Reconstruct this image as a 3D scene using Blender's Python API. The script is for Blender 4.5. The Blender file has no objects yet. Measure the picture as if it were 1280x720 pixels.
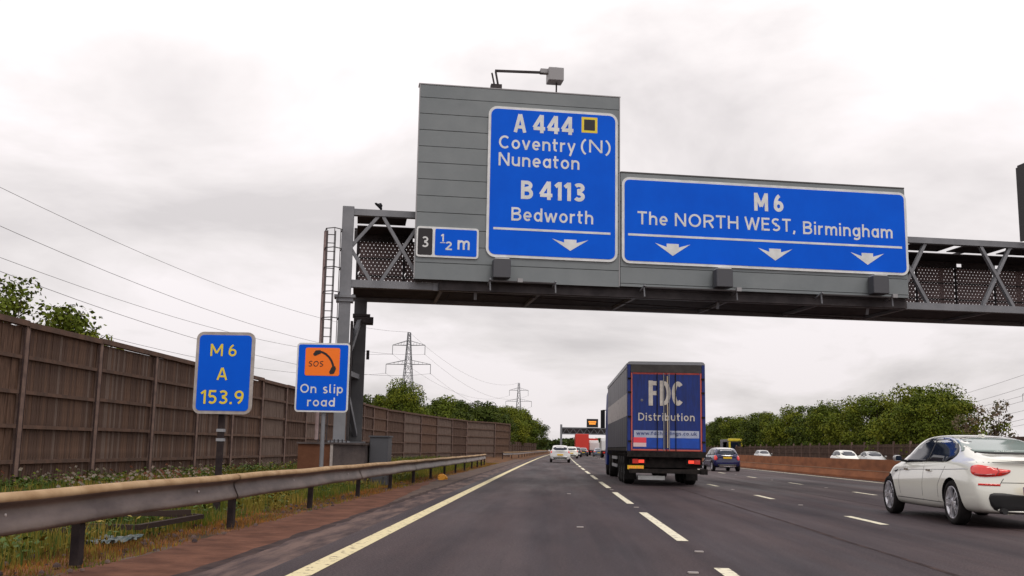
import bpy, bmesh, math, random
import numpy as np
from mathutils import Vector, Matrix, geometry
from mathutils.bvhtree import BVHTree
R = math.radians
rnd = random.Random(7)
scene = bpy.context.scene
COL = scene.collection

# ------------------------------------------------------------------ camera
cam_data = bpy.data.cameras.new('camera')
cam = bpy.data.objects.new('camera', cam_data)
COL.objects.link(cam)
cam.location = (0, 0, 1.15)
cam.rotation_mode = 'QUATERNION'
_yaw, _pitch, _roll = R(-2.3647), R(8.8849), R(1.0)
_f = Vector((math.sin(_yaw)*math.cos(_pitch), math.cos(_yaw)*math.cos(_pitch), math.sin(_pitch)))
_r = Vector((math.cos(_yaw), -math.sin(_yaw), 0)); _u = _r.cross(_f)
_r2 = _r*math.cos(_roll)+_u*math.sin(_roll); _u2 = _u*math.cos(_roll)-_r*math.sin(_roll)
cam.rotation_quaternion = Matrix((_r2, _u2, -_f)).transposed().to_quaternion()
cam_data.sensor_width = 36; cam_data.lens = 36.0
cam_data.clip_end = 12000; cam_data.clip_start = 0.1
scene.camera = cam

# ------------------------------------------------------------------ overcast sky and sun
SUN_EL, SUN_AZ = R(58), R(150)          # high, behind the camera to the right
world = bpy.data.worlds.new('World'); scene.world = world; world.use_nodes = True
nt = world.node_tree; nt.nodes.clear()
def N(t, **kw):
    n = nt.nodes.new(t)
    for k, v in kw.items(): setattr(n, k, v)
    return n
L = nt.links.new
out = N('ShaderNodeOutputWorld'); mixs = N('ShaderNodeMixShader')
bg1 = N('ShaderNodeBackground'); bg2 = N('ShaderNodeBackground')
sky = N('ShaderNodeTexSky', sky_type='NISHITA'); sky.sun_disc = False
sky.sun_elevation = SUN_EL; sky.sun_rotation = SUN_AZ
L(sky.outputs[0], bg1.inputs[0]); bg1.inputs[1].default_value = 0.10
tc = N('ShaderNodeTexCoord'); sep = N('ShaderNodeSeparateXYZ'); L(tc.outputs['Generated'], sep.inputs[0])
mx = N('ShaderNodeMath', operation='MAXIMUM'); L(sep.outputs[2], mx.inputs[0]); mx.inputs[1].default_value = 0.0
ad = N('ShaderNodeMath', operation='ADD'); L(mx.outputs[0], ad.inputs[0]); ad.inputs[1].default_value = 0.26
dx = N('ShaderNodeMath', operation='DIVIDE'); L(sep.outputs[0], dx.inputs[0]); L(ad.outputs[0], dx.inputs[1])
dy = N('ShaderNodeMath', operation='DIVIDE'); L(sep.outputs[1], dy.inputs[0]); L(ad.outputs[0], dy.inputs[1])
cmb = N('ShaderNodeCombineXYZ'); L(dx.outputs[0], cmb.inputs[0]); L(dy.outputs[0], cmb.inputs[1]); cmb.inputs[2].default_value = 3.7
n1 = N('ShaderNodeTexNoise'); L(cmb.outputs[0], n1.inputs['Vector'])
n1.inputs['Scale'].default_value = 1.35; n1.inputs['Detail'].default_value = 6; n1.inputs['Roughness'].default_value = 0.56; n1.inputs['Distortion'].default_value = 0.3
rp = N('ShaderNodeValToRGB'); L(n1.outputs['Fac'], rp.inputs[0])
e = rp.color_ramp.elements
e[0].position = 0.34; e[0].color = (0.78, 0.735, 0.735, 1)
e[1].position = 0.58; e[1].color = (1.12, 1.05, 1.06, 1)
m_ = e.new(0.47); m_.color = (0.96, 0.905, 0.90, 1)
# cloud base greys slightly towards the horizon, as the overcast does all round
hr = N('ShaderNodeMapRange'); L(mx.outputs[0], hr.inputs['Value'])
hr.inputs['From Min'].default_value = 0.0; hr.inputs['From Max'].default_value = 0.38
hr.inputs['To Min'].default_value = 0.76; hr.inputs['To Max'].default_value = 1.10
vm = N('ShaderNodeVectorMath', operation='SCALE'); L(rp.outputs[0], vm.inputs[0]); L(hr.outputs[0], vm.inputs['Scale'])
L(vm.outputs[0], bg2.inputs[0]); bg2.inputs[1].default_value = 1.0
mixs.inputs[0].default_value = 0.96
L(bg1.outputs[0], mixs.inputs[1]); L(bg2.outputs[0], mixs.inputs[2]); L(mixs.outputs[0], out.inputs[0])
sd = bpy.data.lights.new('sun', 'SUN'); sd.energy = 1.0; sd.angle = R(18); sd.color = (1.0, 0.93, 0.84)
sun = bpy.data.objects.new('sun', sd); COL.objects.link(sun)
_sv = Vector((math.sin(SUN_AZ)*math.cos(SUN_EL), math.cos(SUN_AZ)*math.cos(SUN_EL), math.sin(SUN_EL)))
sun.rotation_mode = 'QUATERNION'; sun.rotation_quaternion = _sv.to_track_quat('Z', 'Y')
scene.view_settings.view_transform = 'Standard'; scene.view_settings.look = 'None'
scene.view_settings.exposure = 0.0; scene.view_settings.gamma = 1.0

# ------------------------------------------------------------------ materials
def mat(name, col, rough=0.6, metal=0.0, var=0.0, scale=3.0, col2=None, bump=0.0, bscale=None, spec=0.5, emit=None, estr=0.0, stretch=None, coat=0.0, detail=6.0, lo=.35, hi=.65):
    if rough >= .7: spec = min(spec, .15)         # dusty, weathered surfaces hardly shine
    m = bpy.data.materials.new(name); m.use_nodes = True
    t = m.node_tree; b = t.nodes['Principled BSDF']
    b.inputs['Base Color'].default_value = (*col, 1); b.inputs['Roughness'].default_value = rough
    b.inputs['Metallic'].default_value = metal; b.inputs['Specular IOR Level'].default_value = spec
    b.inputs['Coat Weight'].default_value = coat
    if emit: b.inputs['Emission Color'].default_value = (*emit, 1); b.inputs['Emission Strength'].default_value = estr
    if col2 or bump:
        co = t.nodes.new('ShaderNodeTexCoord'); mp = t.nodes.new('ShaderNodeMapping')
        t.links.new(co.outputs['Object'], mp.inputs[0])
        if stretch: mp.inputs['Scale'].default_value = stretch
    if col2:
        n = t.nodes.new('ShaderNodeTexNoise'); n.inputs['Scale'].default_value = scale; n.inputs['Detail'].default_value = detail; n.inputs['Roughness'].default_value = .6
        t.links.new(mp.outputs[0], n.inputs['Vector'])
        r = t.nodes.new('ShaderNodeValToRGB'); r.color_ramp.elements[0].position = lo; r.color_ramp.elements[1].position = hi
        r.color_ramp.elements[0].color = (*col, 1); r.color_ramp.elements[1].color = (*col2, 1)
        t.links.new(n.outputs['Fac'], r.inputs[0]); t.links.new(r.outputs[0], b.inputs['Base Color'])
    if bump:
        n2 = t.nodes.new('ShaderNodeTexNoise'); n2.inputs['Scale'].default_value = bscale or scale*6; n2.inputs['Detail'].default_value = 4
        t.links.new(mp.outputs[0], n2.inputs['Vector'])
        bp = t.nodes.new('ShaderNodeBump'); bp.inputs['Strength'].default_value = bump; bp.inputs['Distance'].default_value = 0.02
        t.links.new(n2.outputs['Fac'], bp.inputs['Height']); t.links.new(bp.outputs[0], b.inputs['Normal'])
    return m
M = {}
def mm(k, *a, **kw): M[k] = mat(k, *a, **kw); return M[k]
mm('steel', (.165,.172,.188), .6, .1, col2=(.225,.232,.25), scale=1.5, bump=.1)
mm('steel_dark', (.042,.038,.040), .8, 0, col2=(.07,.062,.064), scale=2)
mm('cladding', (.165,.188,.198), .5, .05, col2=(.205,.228,.236), scale=.6, bump=.04, bscale=8)
mm('cladding_dark', (.10,.10,.10), .7)
mm('mesh_metal', (.19,.145,.145), .7, .1, col2=(.28,.21,.205), scale=2)
mm('sign_blue', (.0,.100,.70), .5, 0, col2=(.0,.118,.78), scale=.7, spec=.12)
mm('sign_white', (.80,.82,.82), .45, 0, col2=(.62,.64,.64), scale=2)
mm('sign_black', (.012,.01,.012), .5)
mm('sign_yellow', (.82,.64,.04), .5)
mm('sign_orange', (1.0,.20,.005), .45)
mm('sign_frame', (.46,.43,.40), .5, .1, col2=(.34,.30,.28), scale=6)
mm('box_grey', (.30,.30,.31), .5)
mm('rust_pipe', (.36,.28,.27), .7, 0, col2=(.26,.19,.185), scale=4)
mm('plinth', (.12,.10,.095), .9, 0, col2=(.065,.055,.055), scale=2.5, bump=.3)
mm('plinth_brown', (.11,.048,.027), .85, 0, col2=(.16,.072,.042), scale=2, bump=.2)
mm('cabinet', (.075,.078,.088), .5, .2)
mm('fence_wood_grey', (.20,.145,.118), .9, 0, col2=(.085,.062,.052), scale=2.6, bump=.5, bscale=14, stretch=(6,6,.7), lo=.3, hi=.7)
mm('fence_wood', (.14,.088,.066), .9, 0, col2=(.048,.031,.025), scale=2.6, bump=.5, bscale=14, stretch=(6,6,.7), lo=.3, hi=.7)
mm('fence_wood_light', (.185,.112,.078), .9, 0, col2=(.060,.038,.029), scale=2.6, bump=.5, bscale=14, stretch=(6,6,.7), lo=.3, hi=.7)
mm('fence_rail', (.15,.092,.068), .9, 0, col2=(.09,.062,.05), scale=3, bump=.3)
mm('fence_post', (.23,.155,.125), .8, 0, col2=(.13,.09,.078), scale=3, bump=.2)
mm('fence_far', (.115,.075,.055), .9, 0, col2=(.07,.045,.035), scale=1.2, bump=.4)
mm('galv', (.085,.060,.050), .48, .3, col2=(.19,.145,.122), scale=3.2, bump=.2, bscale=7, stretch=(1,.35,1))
mm('galv_lit_lip', (.31,.195,.10), .7, .05, col2=(.46,.32,.185), scale=3, bump=.1)  # brighter tan for the rail's top lip: light put into the colour
mm('barrier_post', (.022,.016,.018), .8, 0, col2=(.04,.03,.028), scale=6)
mm('bolt', (.55,.5,.48), .4, .5)
mm('line_white', (.13,.10,.09), .75, 0, col2=(.74,.70,.54), scale=11, bump=.25, lo=.36, hi=.43, detail=10)
mm('line_yellow', (.14,.105,.08), .75, 0, col2=(.68,.60,.37), scale=10, bump=.3, bscale=40, lo=.36, hi=.44, detail=10)
mm('soil_strip', (.085,.037,.024), .95, 0, col2=(.165,.075,.048), scale=2.3, bump=.25, bscale=20)
mm('joint_shade_dark', (.025,.017,.018), .9, 0, col2=(.07,.045,.04), scale=2.5, bump=.5, bscale=12)
mm('old_asphalt', (.155,.105,.09), .85, 0, col2=(.05,.036,.038), scale=1.6, bump=.5, bscale=25, stretch=(2.2,.35,1), lo=.38, hi=.6)
mm('strip_grey', (.13,.092,.075), .95, 0, col2=(.085,.062,.055), scale=1.6, bump=.3, bscale=20, stretch=(1.5,.5,1))
mm('stud', (.42,.38,.35), .4)
mm('concrete_barrier', (.34,.135,.062), .9, 0, col2=(.22,.088,.045), scale=1.2, bump=.2, stretch=(1,.6,2))
mm('concrete_rail', (.33,.19,.12), .8)
mm('car_white', (.84,.85,.77), .2, 0, coat=1.0)
mm('car_silver', (.48,.49,.48), .3, .3, coat=.8)
mm('car_blue', (.004,.008,.075), .25, .1, coat=1.0)
mm('car_dark', (.02,.022,.03), .3, .1, coat=1.0)
mm('car_greyblue', (.10,.14,.20), .3, .2, coat=1.0)
mm('glass', (.010,.016,.030), .08, 0, spec=.4)
mm('glass_sky_tint', (.24,.30,.28), .08, 0, spec=.9)  # pale base colour carries the sky's reflection in the glass
mm('trim_black', (.012,.012,.013), .5)
mm('rubber', (.014,.013,.013), .85, 0, col2=(.025,.022,.022), scale=8)
mm('alloy', (.66,.66,.69), .36, .75)
mm('brake', (.08,.08,.085), .5, .6)
mm('light_red', (.62,.02,.012), .18, 0, emit=(1,.05,.03), estr=.10, coat=1.0)
mm('light_red_lit', (.8,.03,.02), .2, 0, emit=(1,.08,.04), estr=.9)
mm('light_red_deep', (.30,.006,.005), .15, 0, coat=1.0)
mm('light_clear', (.6,.62,.62), .12, 0)
mm('light_amber', (.8,.25,.02), .3, emit=(1,.3,.05), estr=.3)
mm('plate_yellow', (.78,.50,.02), .5)
mm('plate_blue', (.01,.03,.35), .5)
mm('chrome', (.8,.8,.8), .15, .95)
mm('trailer_blue', (.002,.014,.11), .45, 0, col2=(.002,.030,.24), scale=2.0, stretch=(6,1,.8), lo=.3, hi=.7)
mm('trailer_blue_low', (.004,.075,.48), .4, 0, col2=(.004,.05,.34), scale=3)
mm('trailer_frame', (.075,.068,.062), .6, .1, col2=(.045,.038,.036), scale=3)
mm('trailer_red', (.30,.025,.025), .5, 0, col2=(.45,.07,.05), scale=8)
mm('reflect_tape', (.62,.15,.10), .4)
mm('curtain_grey', (.018,.022,.04), .5, 0, col2=(.035,.038,.06), scale=1.5, bump=.3, stretch=(1,3,.5))
mm('curtain_mid', (.10,.10,.12), .5, 0, col2=(.15,.15,.17), scale=2, stretch=(1,3,.5))
mm('curtain_print', (.40,.37,.36), .5, 0, col2=(.18,.17,.19), scale=4, lo=.58, hi=.63)
mm('letter_white', (.66,.62,.56), .5, 0, col2=(.5,.46,.42), scale=6)
mm('letter_cream', (.62,.50,.30), .5)
mm('banner', (.32,.38,.55), .5, 0, col2=(.50,.53,.62), scale=3)
mm('placard_pink', (.85,.06,.09), .5)
mm('placard_white', (.75,.55,.55), .5)
mm('chassis', (.009,.008,.008), .75, 0, col2=(.03,.024,.022), scale=5)
mm('guard', (.30,.31,.33), .5, .3)
mm('lorry_red', (.62,.04,.025), .45)
mm('lorry_yellow', (.62,.50,.03), .45)
mm('van_white', (.68,.68,.68), .35)
mm('vms_black', (.012,.011,.012), .6)
mm('led_orange', (.9,.35,.05), .5, emit=(1.0,.34,.04), estr=1.0)
mm('pylon', (.17,.185,.20), .6, .2)
mm('wire', (.10,.10,.11), .6)
mm('bark', (.055,.042,.032), .95, 0, col2=(.09,.07,.055), scale=6, bump=.5)
mm('leaf_a', (.048,.074,.006), .75, 0, col2=(.120,.150,.012), scale=.4, spec=.25)
mm('leaf_b', (.078,.104,.007), .75, 0, col2=(.175,.185,.014), scale=.4, spec=.25)
mm('leaf_c', (.024,.044,.006), .75, 0, col2=(.070,.092,.010), scale=.5, spec=.25)
mm('leaf_d', (.060,.085,.030), .6, 0, col2=(.20,.12,.085), scale=1.2, spec=.25)
mm('grass', (.095,.115,.010), .7, 0, col2=(.30,.215,.045), scale=.55, spec=.2, lo=.42, hi=.62)
mm('grass_dry', (.36,.15,.035), .8, 0, col2=(.10,.065,.022), scale=1.4, spec=.2)
mm('weed', (.045,.085,.012), .65, 0, col2=(.075,.12,.025), scale=1.5, spec=.2)
mm('petal', (.90,.88,.84), .7)
mm('petal_pink', (.55,.28,.22), .7)
mm('debris_wood', (.05,.035,.03), .9)
mm('plastic_blue', (.035,.075,.085), .6, 0, col2=(.17,.18,.17), scale=9)
mm('plastic_yellow', (.85,.36,.02), .5)
mm('bird', (.01,.01,.012), .7)
mm('wood_far', (.03,.05,.015), .8, 0, col2=(.06,.085,.02), scale=.05)

# ground, road: richer node setups
def ground_mat():
    m = mat('ground', (.055,.036,.020), .95, 0, col2=(.20,.085,.035), scale=1.1, bump=.8, bscale=9, lo=.4, hi=.62)
    return m
def road_mat():
    m = bpy.data.materials.new('asphalt'); m.use_nodes = True; t = m.node_tree; b = t.nodes['Principled BSDF']
    co = t.nodes.new('ShaderNodeTexCoord')
    def noise(sc, det, st):
        mp = t.nodes.new('ShaderNodeMapping'); mp.inputs['Scale'].default_value = st; t.links.new(co.outputs['Object'], mp.inputs[0])
        n = t.nodes.new('ShaderNodeTexNoise'); n.inputs['Scale'].default_value = sc; n.inputs['Detail'].default_value = det; n.inputs['Roughness'].default_value = .6
        t.links.new(mp.outputs[0], n.inputs['Vector']); return n
    def ramp(n, a, ca, b_, cb):
        r = t.nodes.new('ShaderNodeValToRGB'); r.color_ramp.elements[0].position = a; r.color_ramp.elements[1].position = b_
        r.color_ramp.elements[0].color = (*ca, 1); r.color_ramp.elements[1].color = (*cb, 1); t.links.new(n.outputs['Fac'], r.inputs[0]); return r
    def mul(a, b2, f=1.0):
        x = t.nodes.new('ShaderNodeMix'); x.data_type = 'RGBA'; x.blend_type = 'MULTIPLY'; x.inputs['Factor'].default_value = f
        t.links.new(a, x.inputs['A']); t.links.new(b2, x.inputs['B']); return x.outputs['Result']
    base = ramp(noise(.45, 5, (1, .35, 1)), .35, (.040,.030,.034), .65, (.066,.048,.051))
    tracks = ramp(noise(.9, 4, (1.3, .03, 1)), .38, (.66,.66,.70), .60, (1.16,1.12,1.08))
    agg = ramp(noise(38, 4, (1, 1, 1)), .34, (.50,.50,.52), .68, (1.5,1.48,1.45))
    c = mul(mul(base.outputs[0], tracks.outputs[0]), agg.outputs[0])
    t.links.new(c, b.inputs['Base Color'])
    rr = ramp(noise(.7, 4, (1, .1, 1)), .35, (.60,.60,.60), .65, (.85,.85,.85)); t.links.new(rr.outputs[0], b.inputs['Roughness'])
    bn = noise(70, 3, (1,1,1)); bp = t.nodes.new('ShaderNodeBump'); bp.inputs['Strength'].default_value = .6; bp.inputs['Distance'].default_value = .012
    t.links.new(bn.outputs['Fac'], bp.inputs['Height']); t.links.new(bp.outputs[0], b.inputs['Normal'])
    b.inputs['Specular IOR Level'].default_value = .25
    return m
M['ground'] = ground_mat(); M['asphalt'] = road_mat()

# ------------------------------------------------------------------ helpers
def tag(o, label=None, cat=None, group=None, kind=None):
    if label: o['label'] = label
    if cat: o['category'] = cat
    if group: o['group'] = group
    if kind: o['kind'] = kind
    return o
def thing(name, label, cat, loc=(0,0,0), rz=0.0, group=None):
    o = bpy.data.objects.new(name, None); COL.objects.link(o); o.location = loc; o.rotation_euler = (0,0,rz)
    o.empty_display_size = .2
    return tag(o, label, cat, group)
def link(name, me, parent=None, loc=None, rot=None, label=None):
    o = bpy.data.objects.new(name, me); COL.objects.link(o)
    if parent: o.parent = parent
    if loc is not None: o.location = loc
    if rot is not None: o.rotation_euler = rot
    if label: o['label'] = label
    return o
def copy_tree(src, parent=None):
    c = src.copy(); COL.objects.link(c); c.parent = parent
    for ch in src.children: copy_tree(ch, c)
    return c
class MB:
    """collects shapes and links them as one mesh"""
    def __init__(s): s.v = []; s.f = []; s.smooth = []
    def add(s, vs, fs, smooth=False):
        o = len(s.v); s.v += [tuple(v) for v in vs]; s.f += [tuple(i+o for i in f) for f in fs]; s.smooth += [smooth]*len(fs); return s
    def box(s, x0, x1, y0, y1, z0, z1):
        vs = [(x,y,z) for z in (z0,z1) for y in (y0,y1) for x in (x0,x1)]
        return s.add(vs, [(0,2,3,1),(4,5,7,6),(0,1,5,4),(2,6,7,3),(0,4,6,2),(1,3,7,5)])
    def bar(s, a, b, w, h=None, up=(0,0,1)):
        """rectangular bar from a to b"""
        h = h or w; a = Vector(a); b = Vector(b); d = (b-a).normalized(); u = Vector(up)
        if abs(d.dot(u)) > .98: u = Vector((0,1,0))
        x = d.cross(u).normalized()*w/2; y = x.normalized().cross(d).normalized()*h/2
        vs = [p+i*x+j*y for p in (a,b) for i,j in ((-1,-1),(1,-1),(1,1),(-1,1))]
        return s.add(vs, [(3,2,1,0),(4,5,6,7),(0,1,5,4),(1,2,6,5),(2,3,7,6),(3,0,4,7)])
    def tube(s, pts, rad, n=8, smooth=True, cap=True):
        pts = [Vector(p) for p in pts]; rad = rad if isinstance(rad,(list,tuple)) else [rad]*len(pts); vs = []
        for i,p in enumerate(pts):
            d = (pts[min(i+1,len(pts)-1)]-pts[max(i-1,0)]).normalized()
            u = Vector((0,0,1)) if abs(d.z) < .95 else Vector((1,0,0))
            x = d.cross(u).normalized(); y = x.cross(d)
            vs += [p+(x*math.cos(k*2*math.pi/n)+y*math.sin(k*2*math.pi/n))*rad[i] for k in range(n)]
        fs = [(i*n+k, (i+1)*n+k, (i+1)*n+(k+1)%n, i*n+(k+1)%n) for i in range(len(pts)-1) for k in range(n)]
        s.add(vs, fs, smooth)
        if cap: s.add(vs[:n], [tuple(range(n))]); s.add(vs[-n:], [tuple(range(n))[::-1]])
        return s
    def prism(s, poly, axis, a, b):
        """polygon (2D) extruded along axis from a to b; axis 'y': poly=(x,z); 'x': poly=(y,z); 'z': poly=(x,y)"""
        def P(p, t): return {'y':(p[0],t,p[1]), 'x':(t,p[0],p[1]), 'z':(p[0],p[1],t)}[axis]
        n = len(poly); vs = [P(p,a) for p in poly]+[P(p,b) for p in poly]
        fs = [tuple(range(n)), tuple(range(2*n-1,n-1,-1))]+[(i,i+n,(i+1)%n+n,(i+1)%n) for i in range(n)]
        return s.add(vs, fs)
    def lathe(s, prof, n=28, axis='x', c=(0,0,0), smooth=True):
        """prof: list of (axial, radius)"""
        vs = []
        for a,r in prof:
            for k in range(n):
                t = k*2*math.pi/n; q = (a, r*math.cos(t), r*math.sin(t))
                if axis == 'z': q = (q[1], q[2], q[0])
                if axis == 'y': q = (q[1], q[0], q[2])
                vs.append((q[0]+c[0], q[1]+c[1], q[2]+c[2]))
        fs = [(i*n+k, (i+1)*n+k, (i+1)*n+(k+1)%n, i*n+(k+1)%n) for i in range(len(prof)-1) for k in range(n)]
        return s.add(vs, fs, smooth)
    def mesh(s, name, m):
        me = bpy.data.meshes.new(name); me.from_pydata(s.v, [], s.f)
        if m: me.materials.append(M[m] if isinstance(m,str) else m)
        me.polygons.foreach_set('use_smooth', s.smooth)
        bm = bmesh.new(); bm.from_mesh(me); bmesh.ops.recalc_face_normals(bm, faces=bm.faces); bm.to_mesh(me); bm.free()
        me.update(); return me
    def build(s, name, m, parent=None, loc=None, rot=None, label=None):
        return link(name, s.mesh(name, m), parent, loc, rot, label)
def bevel(o, w=.01, seg=2):
    b = o.modifiers.new('bevel','BEVEL'); b.width = w; b.segments = seg; b.limit_method = 'ANGLE'; b.angle_limit = R(40); return o
def np_mesh(name, V, F, mats, midx=None, smooth=False):
    """V (n,3) array, F (m,k) array"""
    me = bpy.data.meshes.new(name); k = F.shape[1]
    me.vertices.add(len(V)); me.vertices.foreach_set('co', V.astype(np.float32).ravel())
    me.loops.add(F.size); me.loops.foreach_set('vertex_index', F.astype(np.int32).ravel())
    me.polygons.add(len(F)); me.polygons.foreach_set('loop_start', np.arange(0, F.size, k, dtype=np.int32))
    for m in mats: me.materials.append(M[m])
    if midx is not None: me.polygons.foreach_set('material_index', midx.astype(np.int32))
    me.update(calc_edges=True); me.validate(); return me
def rrect(x0, x1, z0, z1, r, n=5):
    pts = []
    for cx_, cz_, a0 in ((x1-r,z1-r,0),(x0+r,z1-r,90),(x0+r,z0+r,180),(x1-r,z0+r,270)):
        for k in range(n+1):
            a = R(a0+90*k/n); pts.append((cx_+r*math.cos(a), cz_+r*math.sin(a)))
    return pts
# lettering drawn stroke by stroke in the plain rounded style of road signs (cap height 1)
def arc_(cx_, cy_, rx, ry, a0, a1, n=10):
    return [(cx_+rx*math.cos(R(a0+(a1-a0)*i/n)), cy_+ry*math.sin(R(a0+(a1-a0)*i/n))) for i in range(n+1)]
def glyph(c, w):
    h = w/2; X = .72; t = 1-h; xm = X-h
    def bowl(cx_, rx=.25, y0=0, y1=X): return arc_(cx_, (y0+y1)/2, rx-h*0, (y1-y0)/2-h, 90, 450, 20)
    G = {
     ' ': (.32, []),
     'A': (.78, [[(h*.7,0),(.37,1)],[(.78-h*.7,0),(.41,1)],[(.17,.30),(.61,.30)]]),
     'B': (.66, [[(h,0),(h,1)],[(h,t),(.36,t)]+arc_(.36,.745,.20,t-.745,90,-90,8)+[(h,.49)],[(h,.51),(.38,.51)]+arc_(.38,(.51+h)/2,.22,(.51-h)/2,90,-90,8)+[(h,h)]]),
     'C': (.72, [arc_(.40,.5,.40-h,.5-h,48,312,18)]),
     'D': (.72, [[(h,0),(h,1)],[(h,t),(.30,t)]+arc_(.30,.5,.42-h,.5-h,90,-90,12)+[(h,h)]]),
     'E': (.58, [[(h,0),(h,1)],[(h,t),(.58,t)],[(h,.52),(.52,.52)],[(h,h),(.58,h)]]),
     'F': (.55, [[(h,0),(h,1)],[(h,t),(.55,t)],[(h,.50),(.50,.50)]]),
     'H': (.70, [[(h,0),(h,1)],[(.70-h,0),(.70-h,1)],[(h,.51),(.70-h,.51)]]),
     'L': (.55, [[(h,0),(h,1)],[(h,h),(.55,h)]]),
     'M': (.86, [[(h,0),(h,1)],[(.86-h,0),(.86-h,1)],[(h*1.1,.97),(.43,.24)],[(.86-h*1.1,.97),(.43,.24)]]),
     'N': (.74, [[(h,0),(h,1)],[(.74-h,0),(.74-h,1)],[(h*1.1,.98),(.74-h*1.1,.02)]]),
     'O': (.82, [arc_(.41,.5,.41-h,.5-h,90,450,24)]),
     'R': (.68, [[(h,0),(h,1)],[(h,t),(.38,t)]+arc_(.38,.72,.24,t-.72,90,-90,8)+[(h,.44)],[(.36,.46),(.62,0)]]),
     'S': (.64, [arc_(.32,.735,.30-h,.265-h,35,270,12)+arc_(.32,.265,.31-h,.265-h,90,-145,12)] ),
     'T': (.62, [[(0,t),(.62,t)],[(.31,0),(.31,t)]]),
     'W': (1.06, [[(h*.6,1),(.29,0)],[(.29,0),(.53,.95)],[(.53,.95),(.77,0)],[(.77,0),(1.06-h*.6,1)]]),
     '1': (.36, [[(.36-h,0),(.36-h,1)],[(.03,.74),(.36-h*1.2,.93)]]),
     '2': (.58, [arc_(.29,.70,.29-h,.30-h,160,-25,10)+[(h,h*1.3)],[(h*.3,h),(.58,h)]]),
     '3': (.60, [arc_(.29,.745,.26-h*.6,.255-h,150,-90,10)+arc_(.29,.27,.31-h,.245-h*.2 if False else .27-h,88,-150,12)]),
     '4': (.66, [[(.50-h*.2,0),(.50-h*.2,1)],[(.46,.97),(.05,.28)],[(.02,.25),(.66,.25)]]),
     '5': (.60, [[(.54,t),(.13,t),(.10,.56)],[(.10,.55)]+arc_(.29,.32,.31-h,.32-h,120,-140,12)]),
     '6': (.62, [arc_(.31,.31,.31-h,.31-h,90,450,18),[(h*1.02,.30)]+arc_(.52,.38,.52-h*1.1,.62-h*.5,168,112,8)]),
     '9': (.62, [arc_(.31,.69,.31-h,.31-h,90,450,18),[(.62-h*1.02,.70)]+arc_(.10,.62,.52-h*1.1,.62-h*.5,-12,-68,8)]),
     ',': (.20, [[(.13,.10),(.06,-.17)]]),
     '.': (.20, [[(.10,0),(.10,w*1.05)]]),
     '(': (.30, [arc_(.46,.42,.38,.66,118,242,10)]),
     ')': (.30, [arc_(-.16,.42,.38,.66,62,-62,10)]),
     'a': (.56, [arc_(.28,X/2,.28-h,X/2-h,90,450,18),[(.56-h,0),(.56-h,X)]]),
     'b': (.58, [arc_(.30,X/2,.28-h,X/2-h,90,450,18),[(h,0),(h,1)]]),
     'c': (.50, [arc_(.28,X/2,.28-h,X/2-h,50,310,14)]),
     'd': (.58, [arc_(.28,X/2,.28-h,X/2-h,90,450,18),[(.58-h,0),(.58-h,1)]]),
     'e': (.56, [arc_(.28,X/2,.28-h,X/2-h,-8,0,1)+arc_(.28,X/2,.28-h,X/2-h,0,315,18),[(h,X/2-.01),(.56-h,X/2-.01)]]),
     'f': (.40, [arc_(.33,.80,.20,.20-h,95,180,6)+[(.13,0)],[(0,X-h),(.36,X-h)]]),
     'g': (.58, [arc_(.28,X/2,.28-h,X/2-h,90,450,18),[(.58-h,X),(.58-h,-.03)]+arc_(.28,-.03,.30-h,.24-h,0,-140,8)]),
     'h': (.56, [[(h,0),(h,1)],[(h,.36)]+arc_(.28,X-.28,.28-h,.28-h,160,0,8)+[(.56-h,0)]]),
     'i': (.18, [[(.09,0),(.09,X)],[(.09,.84),(.09,.84+w*1.05)]]),
     'k': (.54, [[(h,0),(h,1)],[(h,.26),(.50,X)],[(.20,.38),(.54,0)]]),
     'l': (.26, [[(h,1),(h,.16)]+arc_(h+.12,.16,.12,.16-h,180,260,5)]),
     'm': (.88, [[(h,0),(h,X)],[(h,.42)]+arc_(.27,X-.24,.25-h,.24-h,160,0,8)+[(.44+h*.2,0)],[(.46,.42)]+arc_(.65,X-.24,.24-h,.24-h,160,0,8)+[(.88-h,0)]]),
     'n': (.56, [[(h,0),(h,X)],[(h,.36)]+arc_(.28,X-.28,.28-h,.28-h,160,0,8)+[(.56-h,0)]]),
     'o': (.58, [arc_(.29,X/2,.29-h,X/2-h,90,450,20)]),
     'p': (.58, [arc_(.30,X/2,.28-h,X/2-h,90,450,18),[(h,X),(h,-.27)]]),
     'r': (.38, [[(h,0),(h,X)],[(h,.40)]+arc_(.32,X-.25,.24,.25-h,165,82,6)]),
     's': (.46, [arc_(.23,X*.735,.22-h,X*.265-h*.6 if False else X*.27-h*.75,30,270,10)+arc_(.23,X*.26,.235-h,X*.26-h*.55,90,-150,10)]),
     't': (.38, [[(.14,.95),(.14,.18)]+arc_(.28,.18,.14,.18-h,180,275,5),[(0,X-h),(.36,X-h)]]),
     'u': (.56, [[(h,X),(h,.28)]+arc_(.28,.28,.28-h,.28-h,180,340,8),[(.56-h,0),(.56-h,X)]]),
     'v': (.54, [[(h*.6,X),(.27,0)],[(.27,0),(.54-h*.6,X)]]),
     'w': (.84, [[(h*.6,X),(.23,0)],[(.23,0),(.42,X*.93)],[(.42,X*.93),(.61,0)],[(.61,0),(.84-h*.6,X)]]),
     'y': (.54, [[(h*.6,X),(.28,.03)],[(.54-h*.6,X),(.17,-.28)]]),
    }
    return G[c]
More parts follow.
